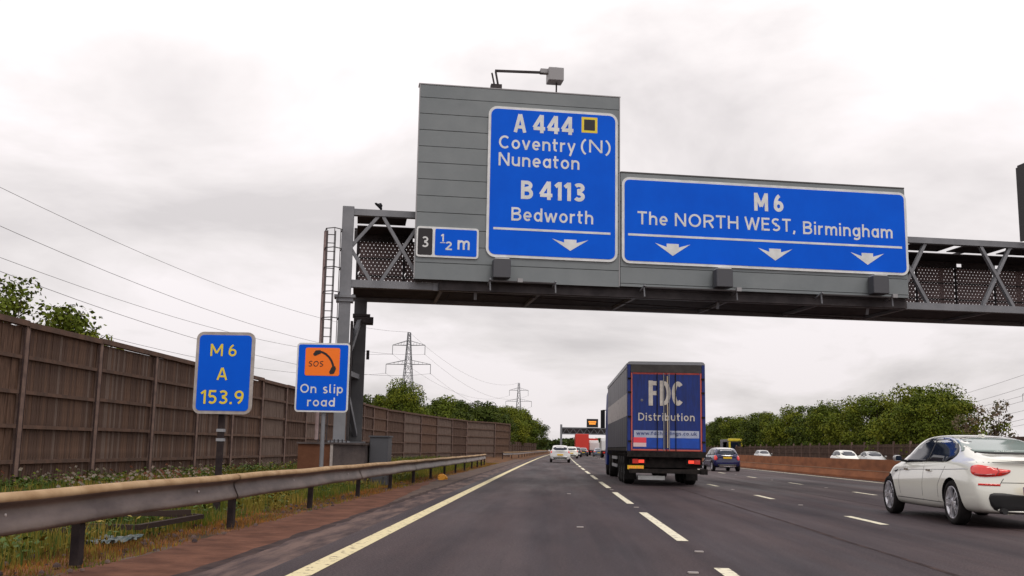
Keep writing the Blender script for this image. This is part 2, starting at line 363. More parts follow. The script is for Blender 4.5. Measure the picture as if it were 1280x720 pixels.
def lettering(parent, body, x0, z0, cap, width, y, m, weight=.16, name='lettering', th=.004, slant=0.0, gap=.13, label=None):
    """body's left edge at x0, baseline at z0, capital height cap, total width; every character a group of raised strokes"""
    adv = 0; items = []
    for ch in body:
        a, S = glyph(ch, weight); items.append((adv, S)); adv += a+gap
    tot = adv-gap; sx = width/tot; V = []; F = []; d = 0
    for off, S in items:
        for si, pl_ in enumerate(S):
            pts = []
            for p in pl_:
                q = Vector(((p[0]+off)*sx, p[1]*cap))
                if not pts or (q-pts[-1]).length > 1e-5: pts.append(q)
            if len(pts) < 2: continue
            closed = (pts[0]-pts[-1]).length < 1e-4
            if closed: pts = pts[:-1]
            n = len(pts); b = len(V); yy = y-th-.00035*(si % 3); hw0 = weight/2*(.5*cap+.5*min(cap, sx))
            for i in range(n):
                p = pts[i]; pa = pts[i-1] if (i or closed) else None; pb = pts[(i+1) % n] if (i < n-1 or closed) else None
                t1 = (p-pa).normalized() if pa is not None else None; t2 = (pb-p).normalized() if pb is not None else None
                t1 = t1 or t2; t2 = t2 or t1; tn = (t1+t2).normalized(); nn = Vector((-tn.y, tn.x)); k = 1/max(.55, nn.dot(Vector((-t1.y, t1.x))))
                # horizontal squeeze narrows upright strokes a little, as condensed lettering does
                o = nn*hw0*k
                for s in (1,-1):
                    q = p+o*s; V.append((x0+q.x+q.y*slant, yy, z0+q.y)); V.append((x0+q.x+q.y*slant, y, z0+q.y))
            rng = range(n) if closed else range(n-1)
            for i in rng:
                a = b+4*i; c = b+4*((i+1) % n)
                F += [(a,a+2,c+2,c),(a+1,a,c,c+1),(a+2,a+3,c+3,c+2)]
            if not closed: F += [(b,b+1,b+3,b+2),(b+4*(n-1),b+4*(n-1)+2,b+4*(n-1)+3,b+4*(n-1)+1)]
    me = bpy.data.meshes.new(name); me.from_pydata(V,[],F); me.materials.append(M[m]); me.update()
    return link(name, me, parent, label=label)
def cx(y): return 4e-5*max(0.0, y)**2          # the road bends gently to the right far ahead
def ribbon(name, X0, X1, y0, y1, z, m, step=6.0, jit0=0, jit1=0, parent=None, kind=None):
    n = max(1, int(math.ceil((y1-y0)/step))); vs = []; g = random.Random(int(abs(X0)*100)+n)
    for i in range(n+1):
        y = y0+(y1-y0)*i/n; vs += [(X0+cx(y)+g.uniform(-jit0,jit0), y, z), (X1+cx(y)+g.uniform(-jit1,jit1), y, z)]
    o = MB().add(vs, [(2*i, 2*i+1, 2*i+3, 2*i+2) for i in range(n)]).build(name, m, parent)
    if kind: o['kind'] = kind
    return o

# ------------------------------------------------------------------ ground and roads
g = MB().add([(-5000,-300,-.02),(5000,-300,-.02),(5000,9000,-.02),(-5000,9000,-.02)], [(0,1,2,3)]).build('ground', 'ground'); g['kind'] = 'structure'
road = ribbon('road', -2.62, 14.0, -30, 900, 0, 'asphalt', kind='structure')
road2 = ribbon('opposite_carriageway', 15.2, 29.5, -30, 900, 0, 'asphalt', kind='structure')
ribbon('central_reserve', 13.96, 15.25, -30, 900, .004, 'soil_strip', kind='structure')
ribbon('old_road_edge', -3.16, -2.6, -30, 300, -.004, 'old_asphalt', step=.5, jit0=.05, jit1=.025, kind='structure')
ribbon('edge_joint', -3.32, -3.08, -30, 300, -.008, 'joint_shade_dark', step=.35, jit0=.035, jit1=.03, kind='structure')
ribbon('hard_strip', -4.28, -3.28, -30, 110, -.014, 'strip_grey', step=.4, jit0=.08, jit1=.012, kind='structure')
g_ = random.Random(3); vs = []                       # reddish silt over the near half of the strip, running out to nothing
for i in range(181):
    y = -30+i*.4; q = min(1, max(0, (y-20)/20)); vs += [(-4.27+g_.uniform(-.08,.08), y, -.010), (-3.27-.98*q+g_.uniform(-.02,.02)-(.05*math.sin(y*1.7)*q), y, -.010)]
o = MB().add(vs, [(2*i, 2*i+1, 2*i+3, 2*i+2) for i in range(180)]).build('silt', 'soil_strip'); o['kind'] = 'structure'
ribbon('lane_marking', -2.34, -2.13, 2, 420, .004, 'line_yellow', parent=road)
ribbon('lane_marking', 13.35, 13.52, 2, 420, .004, 'line_white', parent=road)
ribbon('lane_marking', 15.7, 15.9, 2, 420, .004, 'line_white', parent=road2)
for k in range(0, 22):     # lane 1 / lane 2: long warning marks
    y = 4.6+9.05*k; ribbon('lane_marking', 1.62, 1.77, y, y+6.0, .004, 'line_white', parent=road)
for k in range(0, 26):
    y = 8.8+8.8*k
    ribbon('lane_marking', 5.44, 5.59, y, y+2.2, .004, 'line_white', parent=road)
    y = 12.6+8.8*k
    ribbon('lane_marking', 9.15, 9.29, y, y+2.2, .004, 'line_white', parent=road)
    ribbon('lane_marking', 19.0, 19.14, y, y+2.2, .004, 'line_white', parent=road2)
    ribbon('lane_marking', 22.6, 22.74, y, y+2.2, .004, 'line_white', parent=road2)
sb = MB().prism(rrect(-.05,.05,-.035,.035,.012,2), 'z', .004, .016); stud_me = sb.mesh('stud', 'stud')
def stud(x, y):
    link('road_stud', stud_me, road, (x+cx(y), y, 0))
for k in range(12):
    stud(1.70, 12.2+9.05*k); stud(5.52, 23.5+8.8*k); stud(9.22, 18+8.8*k)
for y in (10.1, 15.6, 27.0): stud(.42 if y > 12 else 1.35, y)
# faint sealed cracks / repair seams along the lane joints
ribbon('road_seam', 3.9, 3.96, 5, 120, .003, 'joint_shade_dark', step=1.0, jit0=.02, jit1=.02, parent=road)
ribbon('road_seam', 7.35, 7.40, 5, 120, .003, 'joint_shade_dark', step=1.0, jit0=.02, jit1=.02, parent=road)

# ------------------------------------------------------------------ timber noise fence on the left
FX, FH = -14.2, 4.3
fence = thing('timber_fence', 'tall brown timber noise fence with vertical boards and three rails along the left verge', 'fence', (FX, 26.9, 0))
path = [(FX, 13.2+4.56*k) for k in range(15)]       # straight bays
path += [(-14.3, 81.8), (-14.2, 88), (-13.6, 94.2), (-12.9, 101), (-12.1, 108), (-11.2, 115), (-10.1, 121.5), (-7.2, 129), (-5.6, 134.5)]
board_mes = []
for v in range(4):
    w = .148-.006*v
    board_mes.append(MB().add(*(lambda: ([(x,y,z) for z in (.05, 4.14) for y in (0,.03) for x in (0,w)], [(0,2,3,1),(4,5,7,6),(0,1,5,4),(2,6,7,3),(0,4,6,2),(1,3,7,5)]))()).mesh('board', ('fence_wood_light','fence_wood','fence_wood_grey','fence_wood')[v]))
post_me = MB().box(-.12,-.04,-.16,-.10,0,FH).box(.04,.12,-.16,-.10,0,FH-.01).box(-.04,.04,-.125,-.115,0,FH-.02).box(-.03,.03,-.10,.06,0,FH-.02).box(-.09,.09,.06,.10,0,FH-.05).mesh('post', 'fence_post')
shade_me = MB().box(-.17,.17,.075,.085,0,FH-.18).mesh('post_shade_strip','joint_shade_dark')  # dark strip added behind each post to stand in for shade
def loc_(p): return (p[0]-FX, p[1]-26.9, 0)
nb = 0
for i in range(len(path)-1):
    a, b = Vector((*path[i], 0)), Vector((*path[i+1], 0)); d = b-a; ln = d.length; ang = math.atan2(d.y, d.x)
    near = 3 <= i <= 7
    la = Vector(loc_(a))
    link('post_shade_strip', shade_me, fence, Vector(loc_(path[i])), (0,0,math.atan2((Vector(path[i+1])-Vector(path[i])).y,(Vector(path[i+1])-Vector(path[i])).x)+math.pi))
    # local frame of the bay: x along the bay, -y away from the road side; boards on far side of rails
    side = Vector((-d.y, d.x, 0)).normalized()      # points away from the road (left)
    link('post', post_me, fence, la, (0,0,ang+math.pi))
    if near:
        n = int((ln-.2)/.15)
        for k in range(n):
            t = .1+(ln-.2)*k/n
            o = link('board', board_mes[rnd.randrange(4)], fence, la+d.normalized()*t+side*(.0+rnd.uniform(0,.012)), (0,rnd.uniform(-.0015,.0015),ang)); nb += 1
    else:
        mb = MB(); n = int((ln-.2)/(.15 if i < 12 else .25)); w = (ln-.2)/n
        for k in range(n):
            t = .1+w*k; dz = rnd.uniform(-.02,.02); yo = rnd.uniform(0,.02)
            mb.box(t, t+w-.008, yo, yo+.03, .05, 4.14+dz)
        link('board_panel', mb.mesh('board_panel', rnd.choice(('fence_wood','fence_wood_grey','fence_wood_light'))), fence, la, (0,0,ang))
    for z in (.55, 1.5, 2.42, 3.32):
        mb = MB().box(.09, ln-.09, -.075, -.003, z-.05, z+.05)
        sag = rnd.uniform(-.02,.02)
        link('rail', mb.mesh('rail', 'fence_rail'), fence, la+Vector((0,0,sag)), (0,rnd.uniform(-.004,.004),ang))
    link('top_rail', MB().box(.0, ln, -.13, .06, 4.15, 4.3).mesh('top_rail', 'fence_rail'), fence, la+Vector((0,0,rnd.uniform(-.05,.03))), (0,rnd.uniform(-.006,.006),ang))
link('post', post_me, fence, Vector(loc_(path[-1])), (0,0,math.pi/2))
# second stretch of fence, further on
fence2 = thing('timber_fence', 'dark low stretch of timber fence below the trees, beyond the bend of the tall fence', 'fence', (-13, 140, 0))
pp = [(-13+.035*k*6+cx(140+6*k), 140+6*k) for k in range(26)]
for i in range(25):
    a, b = Vector((*pp[i],0)), Vector((*pp[i+1],0)); d = b-a; ang = math.atan2(d.y,d.x); la = a-Vector((-13,140,0))
    link('post', MB().box(-.1,.1,-.14,.1,0,2.6).mesh('post','fence_far') if i == 0 else bpy.data.meshes['post_far'], fence2, la, (0,0,ang)) if i else None
    if i == 0:
        me = MB().box(-.1,.1,-.14,.1,0,2.6).mesh('post_far','fence_far'); link('post', me, fence2, la, (0,0,ang))
        pm = MB(); n = 24
        for k in range(n): pm.box(6*k/n, 6*(k+1)/n-.02, rnd.uniform(0,.02), .05, 0, 2.5)
        pm.box(0,6,-.07,-.003,.6,.72); pm.box(0,6,-.07,-.003,1.7,1.82); pm = pm.mesh('board_panel','fence_far')
    link('board_panel', pm, fence2, la, (0,0,ang))

# ------------------------------------------------------------------ crash barrier
BX = -4.40
def beam_profile():
    # open box / corrugated beam: rolled top lip, broad shallow channel, rolled bottom lip (x towards the road, z)
    return [(-.06,.70),(-.03,.725),(.02,.735),(.07,.725),(.098,.698),(.097,.665),(.06,.642),(.018,.622),(.012,.59),(.03,.54),(.06,.48),(.078,.435),(.075,.41),(.05,.395),(.0,.395)]
def barrier(label, Xf, y0, y1, step, start_flare=False, group=None):
    root = thing('crash_barrier', label, 'crash barrier', (Xf(y0), y0, 0)); P = beam_profile(); n = int(round((y1-y0)/step))
    ip = Vector((Xf(y0), y0, 0))
    bolt_me = MB().lathe([(0,.016),(.01,.016),(.014,.008),(.014,0.0005)], 8, 'x').mesh('bolt','bolt')
    pm = MB().box(-.055,.045,-.05,-.04,0,.66).box(-.055,.045,.04,.05,0,.66).box(-.008,.004,-.04,.04,0,.66).mesh('post','barrier_post')
    bm_ = MB().box(-.055,.03,-.05,.05,0,.66).mesh('post','barrier_post')
    for i in range(n+1):
        y = y0+step*i; x = Xf(y)
        if i < n:
            sub = 4; lap = .12; vs = []; prof = P+[(px-.006,pz) for px,pz in P[::-1]]; k = len(prof); off = .013 if i % 2 else 0
            for s in range(sub+1):
                yy = y-lap+(step+2*lap)*s/sub; yy = max(yy, y0-lap)
                for px,pz in prof: vs.append((Xf(yy)+px+off-ip.x, yy-ip.y, pz+.006*math.sin(yy*1.3)))
            fs = [(s*k+j, s*k+(j+1)%k, (s+1)*k+(j+1)%k, (s+1)*k+j) for s in range(sub) for j in range(k)]
            ro = MB().add(vs, fs, True).build('rail', 'galv' , root); ro.data.materials.append(M['galv_lit_lip'])
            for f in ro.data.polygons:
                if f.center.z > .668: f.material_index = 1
        link('post', bm_, root, Vector((x-.02, y, 0))-ip, (R(rnd.uniform(-1.2,1.2)),R(rnd.uniform(-1.5,1.5)),R(rnd.uniform(-4,4))))
        if i % 1 == 0 and y < 60: link('bolt', bolt_me, root, Vector((x+.03, y-1.55+rnd.uniform(-.1,.1), .55))-ip)
    return root
def bxf(y):
    return BX+cx(y) + (.0 if y < 52 else -.0010*(y-52)**2)
b1 = barrier('weathered steel crash barrier with tan lit-coloured top lip along the near left verge', bxf, .40, 70.0, 4.64)
def bxf2(y): return -4.6+cx(y)+(0.0 if y > 128 else -.02*(128-y)**1.3)
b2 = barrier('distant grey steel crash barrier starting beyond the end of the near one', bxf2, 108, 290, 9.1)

# ------------------------------------------------------------------ gantry
GA = math.atan(.19); GO = (-6.45, 31.0, 0)
mm('steel_mid',(.085,.085,.092),.6,.2,col2=(.12,.12,.125),scale=1.5)
gan = thing('sign_gantry', 'grey steel lattice gantry spanning the motorway, carrying the blue direction signs', 'gantry', GO, GA)
ZB0, ZB1, ZT0, ZT1 = 5.97, 6.20, 8.24, 8.44
UE = 37.0
colf = MB().box(-.16,.20,-.18,.18,1.28,8.50).build('column','steel',gan); bevel(colf,.015,1)
MB().box(-.30,.34,-.28,.28,5.62,5.70).box(-.24,.28,-.23,.23,5.50,5.62).build('flange','steel',gan)
MB().box(-.30,.34,-.30,.30,1.22,1.28).build('base_plate','steel',gan)
bevel(MB().box(.30,.72,2.82,3.18,1.28,5.97).build('column','steel_mid',gan),.015,1)
MB().box(.22,.30,.6,2.85,1.28,5.0).build('web_plate','steel_dark',gan)
MB().box(.26,.84,2.70,3.30,5.42,5.50).box(.30,.95,2.66,3.34,5.20,5.40).build('flange','steel_dark',gan)
MB().box(.26,.84,2.7,3.3,1.22,1.28).build('base_plate','steel',gan)
MB().box(.76,.86,2.85,3.0,4.0,4.3).build('junction_box','steel_dark',gan)
for a, b in (((.05,.2,3.35),(.5,2.8,1.5)), ((.05,.2,3.4),(.5,2.8,5.3)), ((.05,.2,3.4),(.5,2.8,3.4))):
    MB().bar(a,b,.13,.16).build('brace','steel',gan)
for z0,z1 in ((ZB0,ZB1),(ZT0,ZT1)):
    MB().box(.20,UE,-.11,.11,z0,z1).build('chord','steel',gan)
    MB().box(.20,UE,2.89,3.11,z0-.01,z1-.02).build('chord','steel',gan)
# diagonals
def diag(u0,z0,u1,z1,v): MB().bar((u0,v,z0),(u1,v,z1),.10,.14,up=(0,1,0)).build('diagonal','steel',gan)
zc = (ZB1+ZT0)/2
diag(.12,zc,.95,ZT0,0.0); diag(.12,zc,.78,ZB1,0.012)
cs = [1.72]+[18.80-3.12*k for k in range(4,0,-1)]+[18.80, 21.92, 25.04, 28.16, 31.3, 34.4]
for c in cs:
    h = .62 if c < 3 else .55
    diag(c-h,ZT0,c+h,ZB1,-.015); diag(c-h,ZB1,c+h,ZT0,.015)
    MB().box(c-1.65,c-1.57,-.06,.06,ZB1,ZT0).build('upright','steel',gan) if c > 5 and c < 17 else None
for c in [3+3.12*k for k in range(10)]:
    MB().box(c-.05,c+.05,2.94,3.06,ZB1,ZT0-.02).build('upright','steel_dark',gan)
    MB().box(c-.05,c+.05,.11,2.89,ZB0+.01,ZB0+.11).build('cross_member','steel',gan)
    MB().box(c-.04,c+.04,.11,2.89,ZT1-.12,ZT1-.04).build('cross_member','steel_dark',gan)
# top cable trays with slots of sky between them
u = .3
while u < UE-3:
    w = rnd.choice((1.9,2.4,2.9))
    MB().box(u,u+w-.35,.11,1.25,ZT0+.02,ZT0+.05).build('cable_tray','steel_dark',gan)
    MB().box(u,u+w,1.40,2.88,ZT0-.03,ZT0-.0).build('cable_tray','steel_dark',gan)
    u += w
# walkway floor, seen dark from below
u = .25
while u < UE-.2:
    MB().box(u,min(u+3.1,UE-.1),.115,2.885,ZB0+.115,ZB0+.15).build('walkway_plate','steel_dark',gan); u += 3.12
MB().bar((3,.2,5.99),(18,2.6,5.95),.03).build('cable','steel_dark',gan)
for u_ in (1.9,4.05,12.0,17.2): MB().bar((u_,-.1,6.2),(u_+.02,.1,5.75),.09,.03).build('bracket','steel',gan) if u_ > 2 else MB().box(2.72,2.86,-.16,-.112,5.95,6.24).build('bracket','steel',gan)
# perforated screens at the back: real lattice with holes
def perf(u0, u1, z0, z1, pitch=.13, w=.086):
    m_ = MB(); k = 1.732; hh = z1-z0
    n = int((u1-u0+hh/k)/pitch)
    for s in (1,-1):
        for i in range(-1, n+1):
            ua = u0+i*pitch-(hh/k if s > 0 else 0)+.0; ub = ua+(hh/k)
            pa = [ua, z0 if s > 0 else z1]; pb = [ub, z1 if s > 0 else z0]
            # clip to u range
            def clip(p, q):
                if p[0] < u0: t = (u0-p[0])/(q[0]-p[0]); return [u0, p[1]+(q[1]-p[1])*t]
                return p
            def clip2(p, q):
                if q[0] > u1: t = (u1-p[0])/(q[0]-p[0]); return [u1, p[1]+(q[1]-p[1])*t]
                return q
            if ub <= u0+.01 or ua >= u1-.01: continue
            a_ = clip(pa,pb); b_ = clip2(pa,pb)
            m_.bar((a_[0],0,a_[1]),(b_[0],0,b_[1]),.012,w,up=(0,1,0)) if False else m_.bar((a_[0],.004*s,a_[1]),(b_[0],.004*s,b_[1]),w,.008,up=(0,1,0))
    return m_
pm = perf(0, 1.5, 0, .56).mesh('perforated_panel','mesh_metal')
u = .35; j = 0
while u < 30:
    hidden = 4.0 < u < 17.0
    if not hidden:
        for r_ in range(3):
            link('perforated_panel', pm, gan, (u, 2.84, 6.24+.60*r_))
            MB().box(u,u+1.52,2.80,2.83,6.80+.60*r_,6.84+.60*r_).build('screen_rail','steel_dark',gan)
        MB().box(u-.05,u+.02,2.78,2.83,6.2,8.2).build('screen_post','steel_dark',gan)
    j += 1; u += 1.56
u = .2
while u < UE-2:
    w = rnd.choice((1.5,2.2,2.6)); MB().box(u,u+w-.22,2.70,2.76,8.03,8.33).box(u,u+w,2.70,2.78,7.98,8.03).box(u,u+w,2.70,2.78,8.36,8.42).build('screen_header','steel_dark',gan); u += w
# right-hand leg beyond the frame
MB().box(UE-.2,UE+.2,-.18,.18,0,8.5).build('column','steel',gan); MB().box(UE-.2,UE+.2,2.8,3.2,0,5.97).build('column','steel',gan)
# caged ladder
lad = MB().tube([(-.64,-.02,1.3),(-.64,-.02,7.70)],.06,8).build('ladder','rust_pipe',gan)
MB().box(-.36,-.33,-.05,-.02,1.3,7.72).box(-.60,-.57,-.05,-.02,1.3,7.72).build('ladder_rail','steel_dark',lad)
rm = MB().box(-.57,-.36,-.045,-.025,-.012,.012).mesh('rung','steel_dark')
for k in range(24): link('rung', rm, lad, (0,0,1.5+.265*k))
for z in (2.6,3.4,4.15,4.95,5.75,6.5,7.1,7.7):
    MB().tube([(-.66+.0,.0,z),(-.62,-.45,z),(-.36,-.62,z),(-.14,-.40,z),(-.17,-.02,z)],.016,5).build('cage_hoop','steel_dark',lad)
for x,y in ((-.60,-.48),(-.36,-.62),(-.18,-.44)):
    MB().box(x-.012,x+.012,y-.008,y+.008,2.6,7.7).build('cage_strip','steel_dark',lad)
# cladding behind the signs: horizontal sheets, each its own piece
def clad(u0,u1,z0,z1,tones,seed):
    g_ = random.Random(seed); z = z1
    MB().box(u0+.02,u1-.02,-.40,-.14,z0+.02,z1-.02).build('cladding_frame','cladding_dark',gan)
    first = True
    while z > z0+.05:
        h = .42 if first else .531; first = False
        zz = max(z0, z-h); y = -.46-g_.uniform(0,.006)
        o = MB().box(u0,u1,y,-.405,zz+.008,z-.008).build('cladding_sheet','cladding',gan); bevel(o,.004,1); z = zz
clad(2.08,8.60,6.24,12.50,0,1); clad(8.625,18.42,6.27,9.98,0,2)
MB().box(2.12,18.40,-.30,-.115,6.205,6.33).box(2.9,18.45,-.28,-.115,5.96,6.204).build('kick_panel','steel_dark',gan)
for u_ in (2.08,8.57): MB().box(u_,u_+.035,-.475,-.462,6.28,12.5).build('cladding_edge','box_grey',gan)
MB().box(8.63,18.42,-.47,-.12,9.985,10.03).build('cladding_edge','cladding_dark',gan)
MB().box(2.06,8.62,-.47,-.12,12.505,12.54).build('cladding_edge','box_grey',gan)
# the message sign on the right-hand half of the gantry, only its edge in view
GM = Matrix.Translation(GO) @ Matrix.Rotation(GA,4,'Z')
def on_g(u,v,z): p = GM @ Vector((u,v,z)); return (p.x,p.y,p.z)
ms = thing('message_sign', 'dark matrix message sign at the right-hand edge of the photo above the gantry', 'sign', on_g(22.95,-.2,8.5), GA)
MB().box(.04,6.0,-.35,.25,.05,2.70).build('housing','vms_black',ms)
MB().box(0,.07,-.40,.28,0,2.62).build('side_frame','vms_black',ms); MB().box(-.02,0,-.42,-.36,0,2.62).build('edge_strip','trailer_red',ms)
MB().box(0,6.0,-.42,-.36,2.55,2.75).build('top_frame','steel_dark',ms)
MB().box(.3,5.7,-.37,-.355,.4,2.3).build('display','sign_black',ms)

def sign_board(root, w, h, r, fr=.07, back='sign_blue', frame='sign_white', y=-.03):
    MB().prism(rrect(0,w,0,h,r+fr), 'y', -.02, .02).build('border', frame, root)
    MB().prism(rrect(fr,w-fr,fr,h-fr,r), 'y', y, -.0205).build('face', back, root)
def arrow(root, xc, z0, w, h, y=-.031):
    # UK lane arrow: swept wings with a stub on top, pointing down
    p = [(-.5,1),(-.17,.70),(-.17,.98),(.17,.98),(.17,.70),(.5,1),(.0,0)]
    poly = [(xc+a*w, z0+b*h) for a,b in p]
    m_ = MB()
    V = [(a, y, b) for a,b in poly]+[(a, y-.004, b) for a,b in poly]; n = 7
    tri = [(0,1,6),(1,4,6),(4,5,6),(1,2,3,4)]
    m_.add(V, [t for t in tri]+[tuple(i+7 for i in t) for t in tri]+[(i,(i+1)%7,(i+1)%7+7,i+7) for i in range(7)])
    m_.build('lane_arrow','sign_white',root)
Y0 = -.49
s1 = thing('direction_sign', 'tall blue sign reading A 444, Coventry (N), Nuneaton, B 4113, Bedworth with one lane arrow', 'sign', on_g(4.30,Y0,7.03), GA)
W1,H1 = 4.22,4.90; sign_board(s1, W1, H1, .20, .085)
def T(root, s, u0, u1, z, cap, ox, oz, m='sign_white', weight=.15, **k): return lettering(root, s, u0-ox, z-oz, cap, u1-u0, -.0305, m, weight, **k)
T(s1,'A', 5.13,5.50, 11.10,.60, 4.30,7.03, weight=.20); T(s1,'444', 5.74,7.05, 11.12,.60, 4.30,7.03, weight=.20)
MB().prism([(3.02,4.20),(3.54,4.20),(3.54,4.72),(3.02,4.72)],'y',-.034,-.0302).build('symbol_border','sign_yellow',s1)
MB().prism([(3.10,4.28),(3.46,4.28),(3.46,4.64),(3.10,4.64)],'y',-.038,-.0345).build('symbol_centre','sign_black',s1)
T(s1,'Coventry', 4.64,7.12, 10.54,.43, 4.30,7.03); T(s1,'(N)', 7.28,8.30, 10.58,.42, 4.30,7.03)
T(s1,'Nuneaton', 4.64,7.26, 9.98,.43, 4.30,7.03)
T(s1,'B', 5.38,5.74, 8.93,.60, 4.30,7.03, weight=.20); T(s1,'4113', 5.98,7.44, 8.94,.60, 4.30,7.03, weight=.20)
T(s1,'Bedworth', 5.08,7.72, 8.22,.43, 4.30,7.03)
MB().box(.22,3.98,-.035,-.0302,.88,.95).build('lane_line','sign_white',s1)
arrow(s1, 2.68, .30, 1.17, .37)
s2 = thing('direction_sign', 'wide blue sign reading M 6, The NORTH WEST, Birmingham with three lane arrows', 'sign', on_g(8.66,Y0-.004,7.02), GA)
W2,H2 = 9.78,2.82; sign_board(s2, W2, H2, .16, .085)
T(s2,'M', 13.10,13.57, 8.95,.60, 8.66,7.02, weight=.20); T(s2,'6', 13.77,14.10, 8.95,.60, 8.66,7.02, weight=.20)
T(s2,'The', 9.17,10.17, 8.30,.43, 8.66,7.02); T(s2,'NORTH', 10.40,12.55, 8.30,.43, 8.66,7.02)
T(s2,'WEST,', 12.76,14.50, 8.30,.43, 8.66,7.02); T(s2,'Birmingham', 14.76,17.90, 8.25,.43, 8.66,7.02)
MB().box(.20,9.56,-.035,-.0302,.90,.97).build('lane_line','sign_white',s2)
for u_ in (10.33,13.78,16.98): arrow(s2, u_-8.66, .30, 1.18, .40)
s3 = thing('junction_sign', 'small blue and black plate reading 3 and half m, left of the tall blue sign', 'sign', on_g(2.13,Y0,6.94), GA)
MB().prism(rrect(0,1.94,0,.96,.09),'y',-.02,.02).build('border','sign_white',s3)
MB().prism(rrect(.05,.50,.06,.90,.05),'y',-.026,-.0205).build('number_panel','sign_black',s3)
MB().prism(rrect(.58,1.88,.06,.90,.05),'y',-.026,-.0205).build('face','sign_blue',s3)
lettering(s3,'3',.175,.30,.34,.20,-.0265,'sign_white',.15)
lettering(s3,'1',.76,.50,.24,.09,-.0265,'sign_white',.18); MB().box(.74,.90,-.0305,-.0265,.455,.475).build('fraction_bar','sign_white',s3)
lettering(s3,'2',.90,.24,.27,.21,-.0265,'sign_white',.18); lettering(s3,'m',1.28,.27,.41,.38,-.0265,'sign_white',.15)
# sign lights under the boards
def sign_light(label, u0, arm, um):
    t = thing('sign_light', label, 'sign light', on_g(u0,-.62,6.22), GA, 'box lights under the gantry signs')
    bevel(MB().box(-.27,.27,-.30,.10,.10,.68).build('housing','cabinet',t),.02,1)
    MB().box(-.22,.22,-.29,.09,.69,.72).build('lamp_glass','light_clear',t)
    a0,a1 = arm
    MB().bar((a0,-.05,.02),(a1,-.05,.02),.05).bar((a0,-.22,.0),(a1,-.22,.0),.03).build('bracket_rail','steel_dark',t)
    for a in (a0,a1): MB().bar((a,-.22,.06),(a,.35,-.05),.05).bar((a,-.1,.06),(a+.02,-.1,-.28),.04).build('bracket','steel',t)
    MB().box(um-.06,um+.10,-.30,-.18,-.02,.10).build('terminal_box','box_grey',t)
    return t
sign_light('dark box light under the tall sign for Coventry and Nuneaton', 4.77, (-.35,1.7), .55)
sign_light('dark box light under the middle of the wide M 6 sign', 11.92, (-2.6,.45), .45)
sign_light('dark box light under the right end of the wide M 6 sign', 17.23, (-2.0,.45), .45)
# camera on top
cc = thing('traffic_camera', 'boxy traffic camera on a thin arm on top of the gantry cladding', 'camera', on_g(4.5,-.3,12.54), GA)
MB().box(-.13,.22,-.12,.12,0,.16).build('foot','steel_dark',cc)
MB().tube([(0,0,.1),(-.10,0,.56)],.03,6).tube([(.12,0,.1),(.02,0,.62)],.035,6).build('arm_post','steel_dark',cc)
MB().bar((0,0,.64),(1.75,0,.70),.07).build('arm','steel_dark',cc)
bevel(MB().box(1.72,2.22,-.25,.25,.38,.82).build('housing','box_grey',cc),.02,1)
MB().box(1.48,1.72,-.1,.1,.66,.80).build('lens_hood','box_grey',cc)
MB().tube([(1.98,0,.82),(1.98,0,.87)],.12,10).build('cap','steel_dark',cc)
MB().tube([(2.02,0,0),(2.02,0,.38)],.028,6).build('support','steel_dark',cc)
bd = thing('bird', 'small dark perched shape like a bird on the top of the gantry truss', 'bird', on_g(1.02,0,8.44), GA)
bb = MB(); bb.tube([(.02,0,.0),(0,0,.07),(-.06,0,.14),(-.16,0,.215),(-.20,0,.24)],[.018,.045,.05,.04,.006],8)
bb.tube([(-.02,0,.09),(.0,0,.16),(-.02,0,.22),(-.09,0,.22)],[.04,.05,.035,.006],8); bb.build('body','bird',bd)
MB().tube([(.01,.015,0),(.0,.012,.05)],.006,4).tube([(.01,-.015,0),(.0,-.012,.05)],.006,4).build('legs','bird',bd)
# plinth
pl = thing('gantry_plinth', 'low brown and grey concrete plinth carrying the gantry legs behind the barrier', 'plinth', (-6.4,30.2,0))
MB().box(-1.06,-.05,0,4.9,0,1.17).build('block','plinth_brown',pl); MB().box(-.047,.92,.01,4.9,0,1.16).build('block','plinth',pl)
MB().box(-1.10,.96,-.05,5.0,1.172,1.222).build('coping','plinth',pl)
MB().box(-.10,-.02,-.025,.008,0,1.17).build('joint_strip','sign_frame',pl)
for k in range(8): MB().tube([(-.55+.12*k,.35,1.22),(-.55+.12*k,.35,1.32)],.02,6).build('anchor_bolt','steel_dark',pl)
cab = thing('equipment_cabinet', 'grey steel roadside cabinet at the right end of the gantry plinth', 'cabinet', (-5.14,30.6,0))
bevel(MB().box(-.28,.28,0,.7,0,1.40).build('body','cabinet',cab),.015,1); MB().box(-.31,.31,-.03,.73,1.402,1.45).build('lid','cabinet',cab); MB().box(-.24,.24,-.012,-.002,.1,1.3).build('door','cabinet',cab)

# ------------------------------------------------------------------ roadside signs
q1 = thing('location_sign', 'blue roadside sign with yellow text M 6 A 153.9 on a dark post', 'sign', (-5.66,17.45,0), R(2))
MB().box(-.07,.03,.06,.14,0,2.6).build('post','barrier_post',q1)
for z_ in (1.18,1.34): MB().box(-.085,.045,.05,.155,z_,z_+.05).build('clamp','guard',q1)
def board_at(root, x0, z0, w, h, r, fr, frame, face, dy=0):
    MB().prism(rrect(x0,x0+w,z0,z0+h,r+fr),'y',dy-.02,dy+.02).build('border',frame,root)
    MB().prism(rrect(x0+fr,x0+w-fr,z0+fr,z0+h-fr,r),'y',dy-.027,dy-.0205).build('face',face,root)
board_at(q1,-.50,1.64,1.01,1.41,.07,.055,'sign_frame','sign_blue')
lettering(q1,'M',-.25,2.63,.21,.22,-.0275,'sign_yellow',.15); lettering(q1,'6',.065,2.63,.21,.14,-.0275,'sign_yellow',.15)
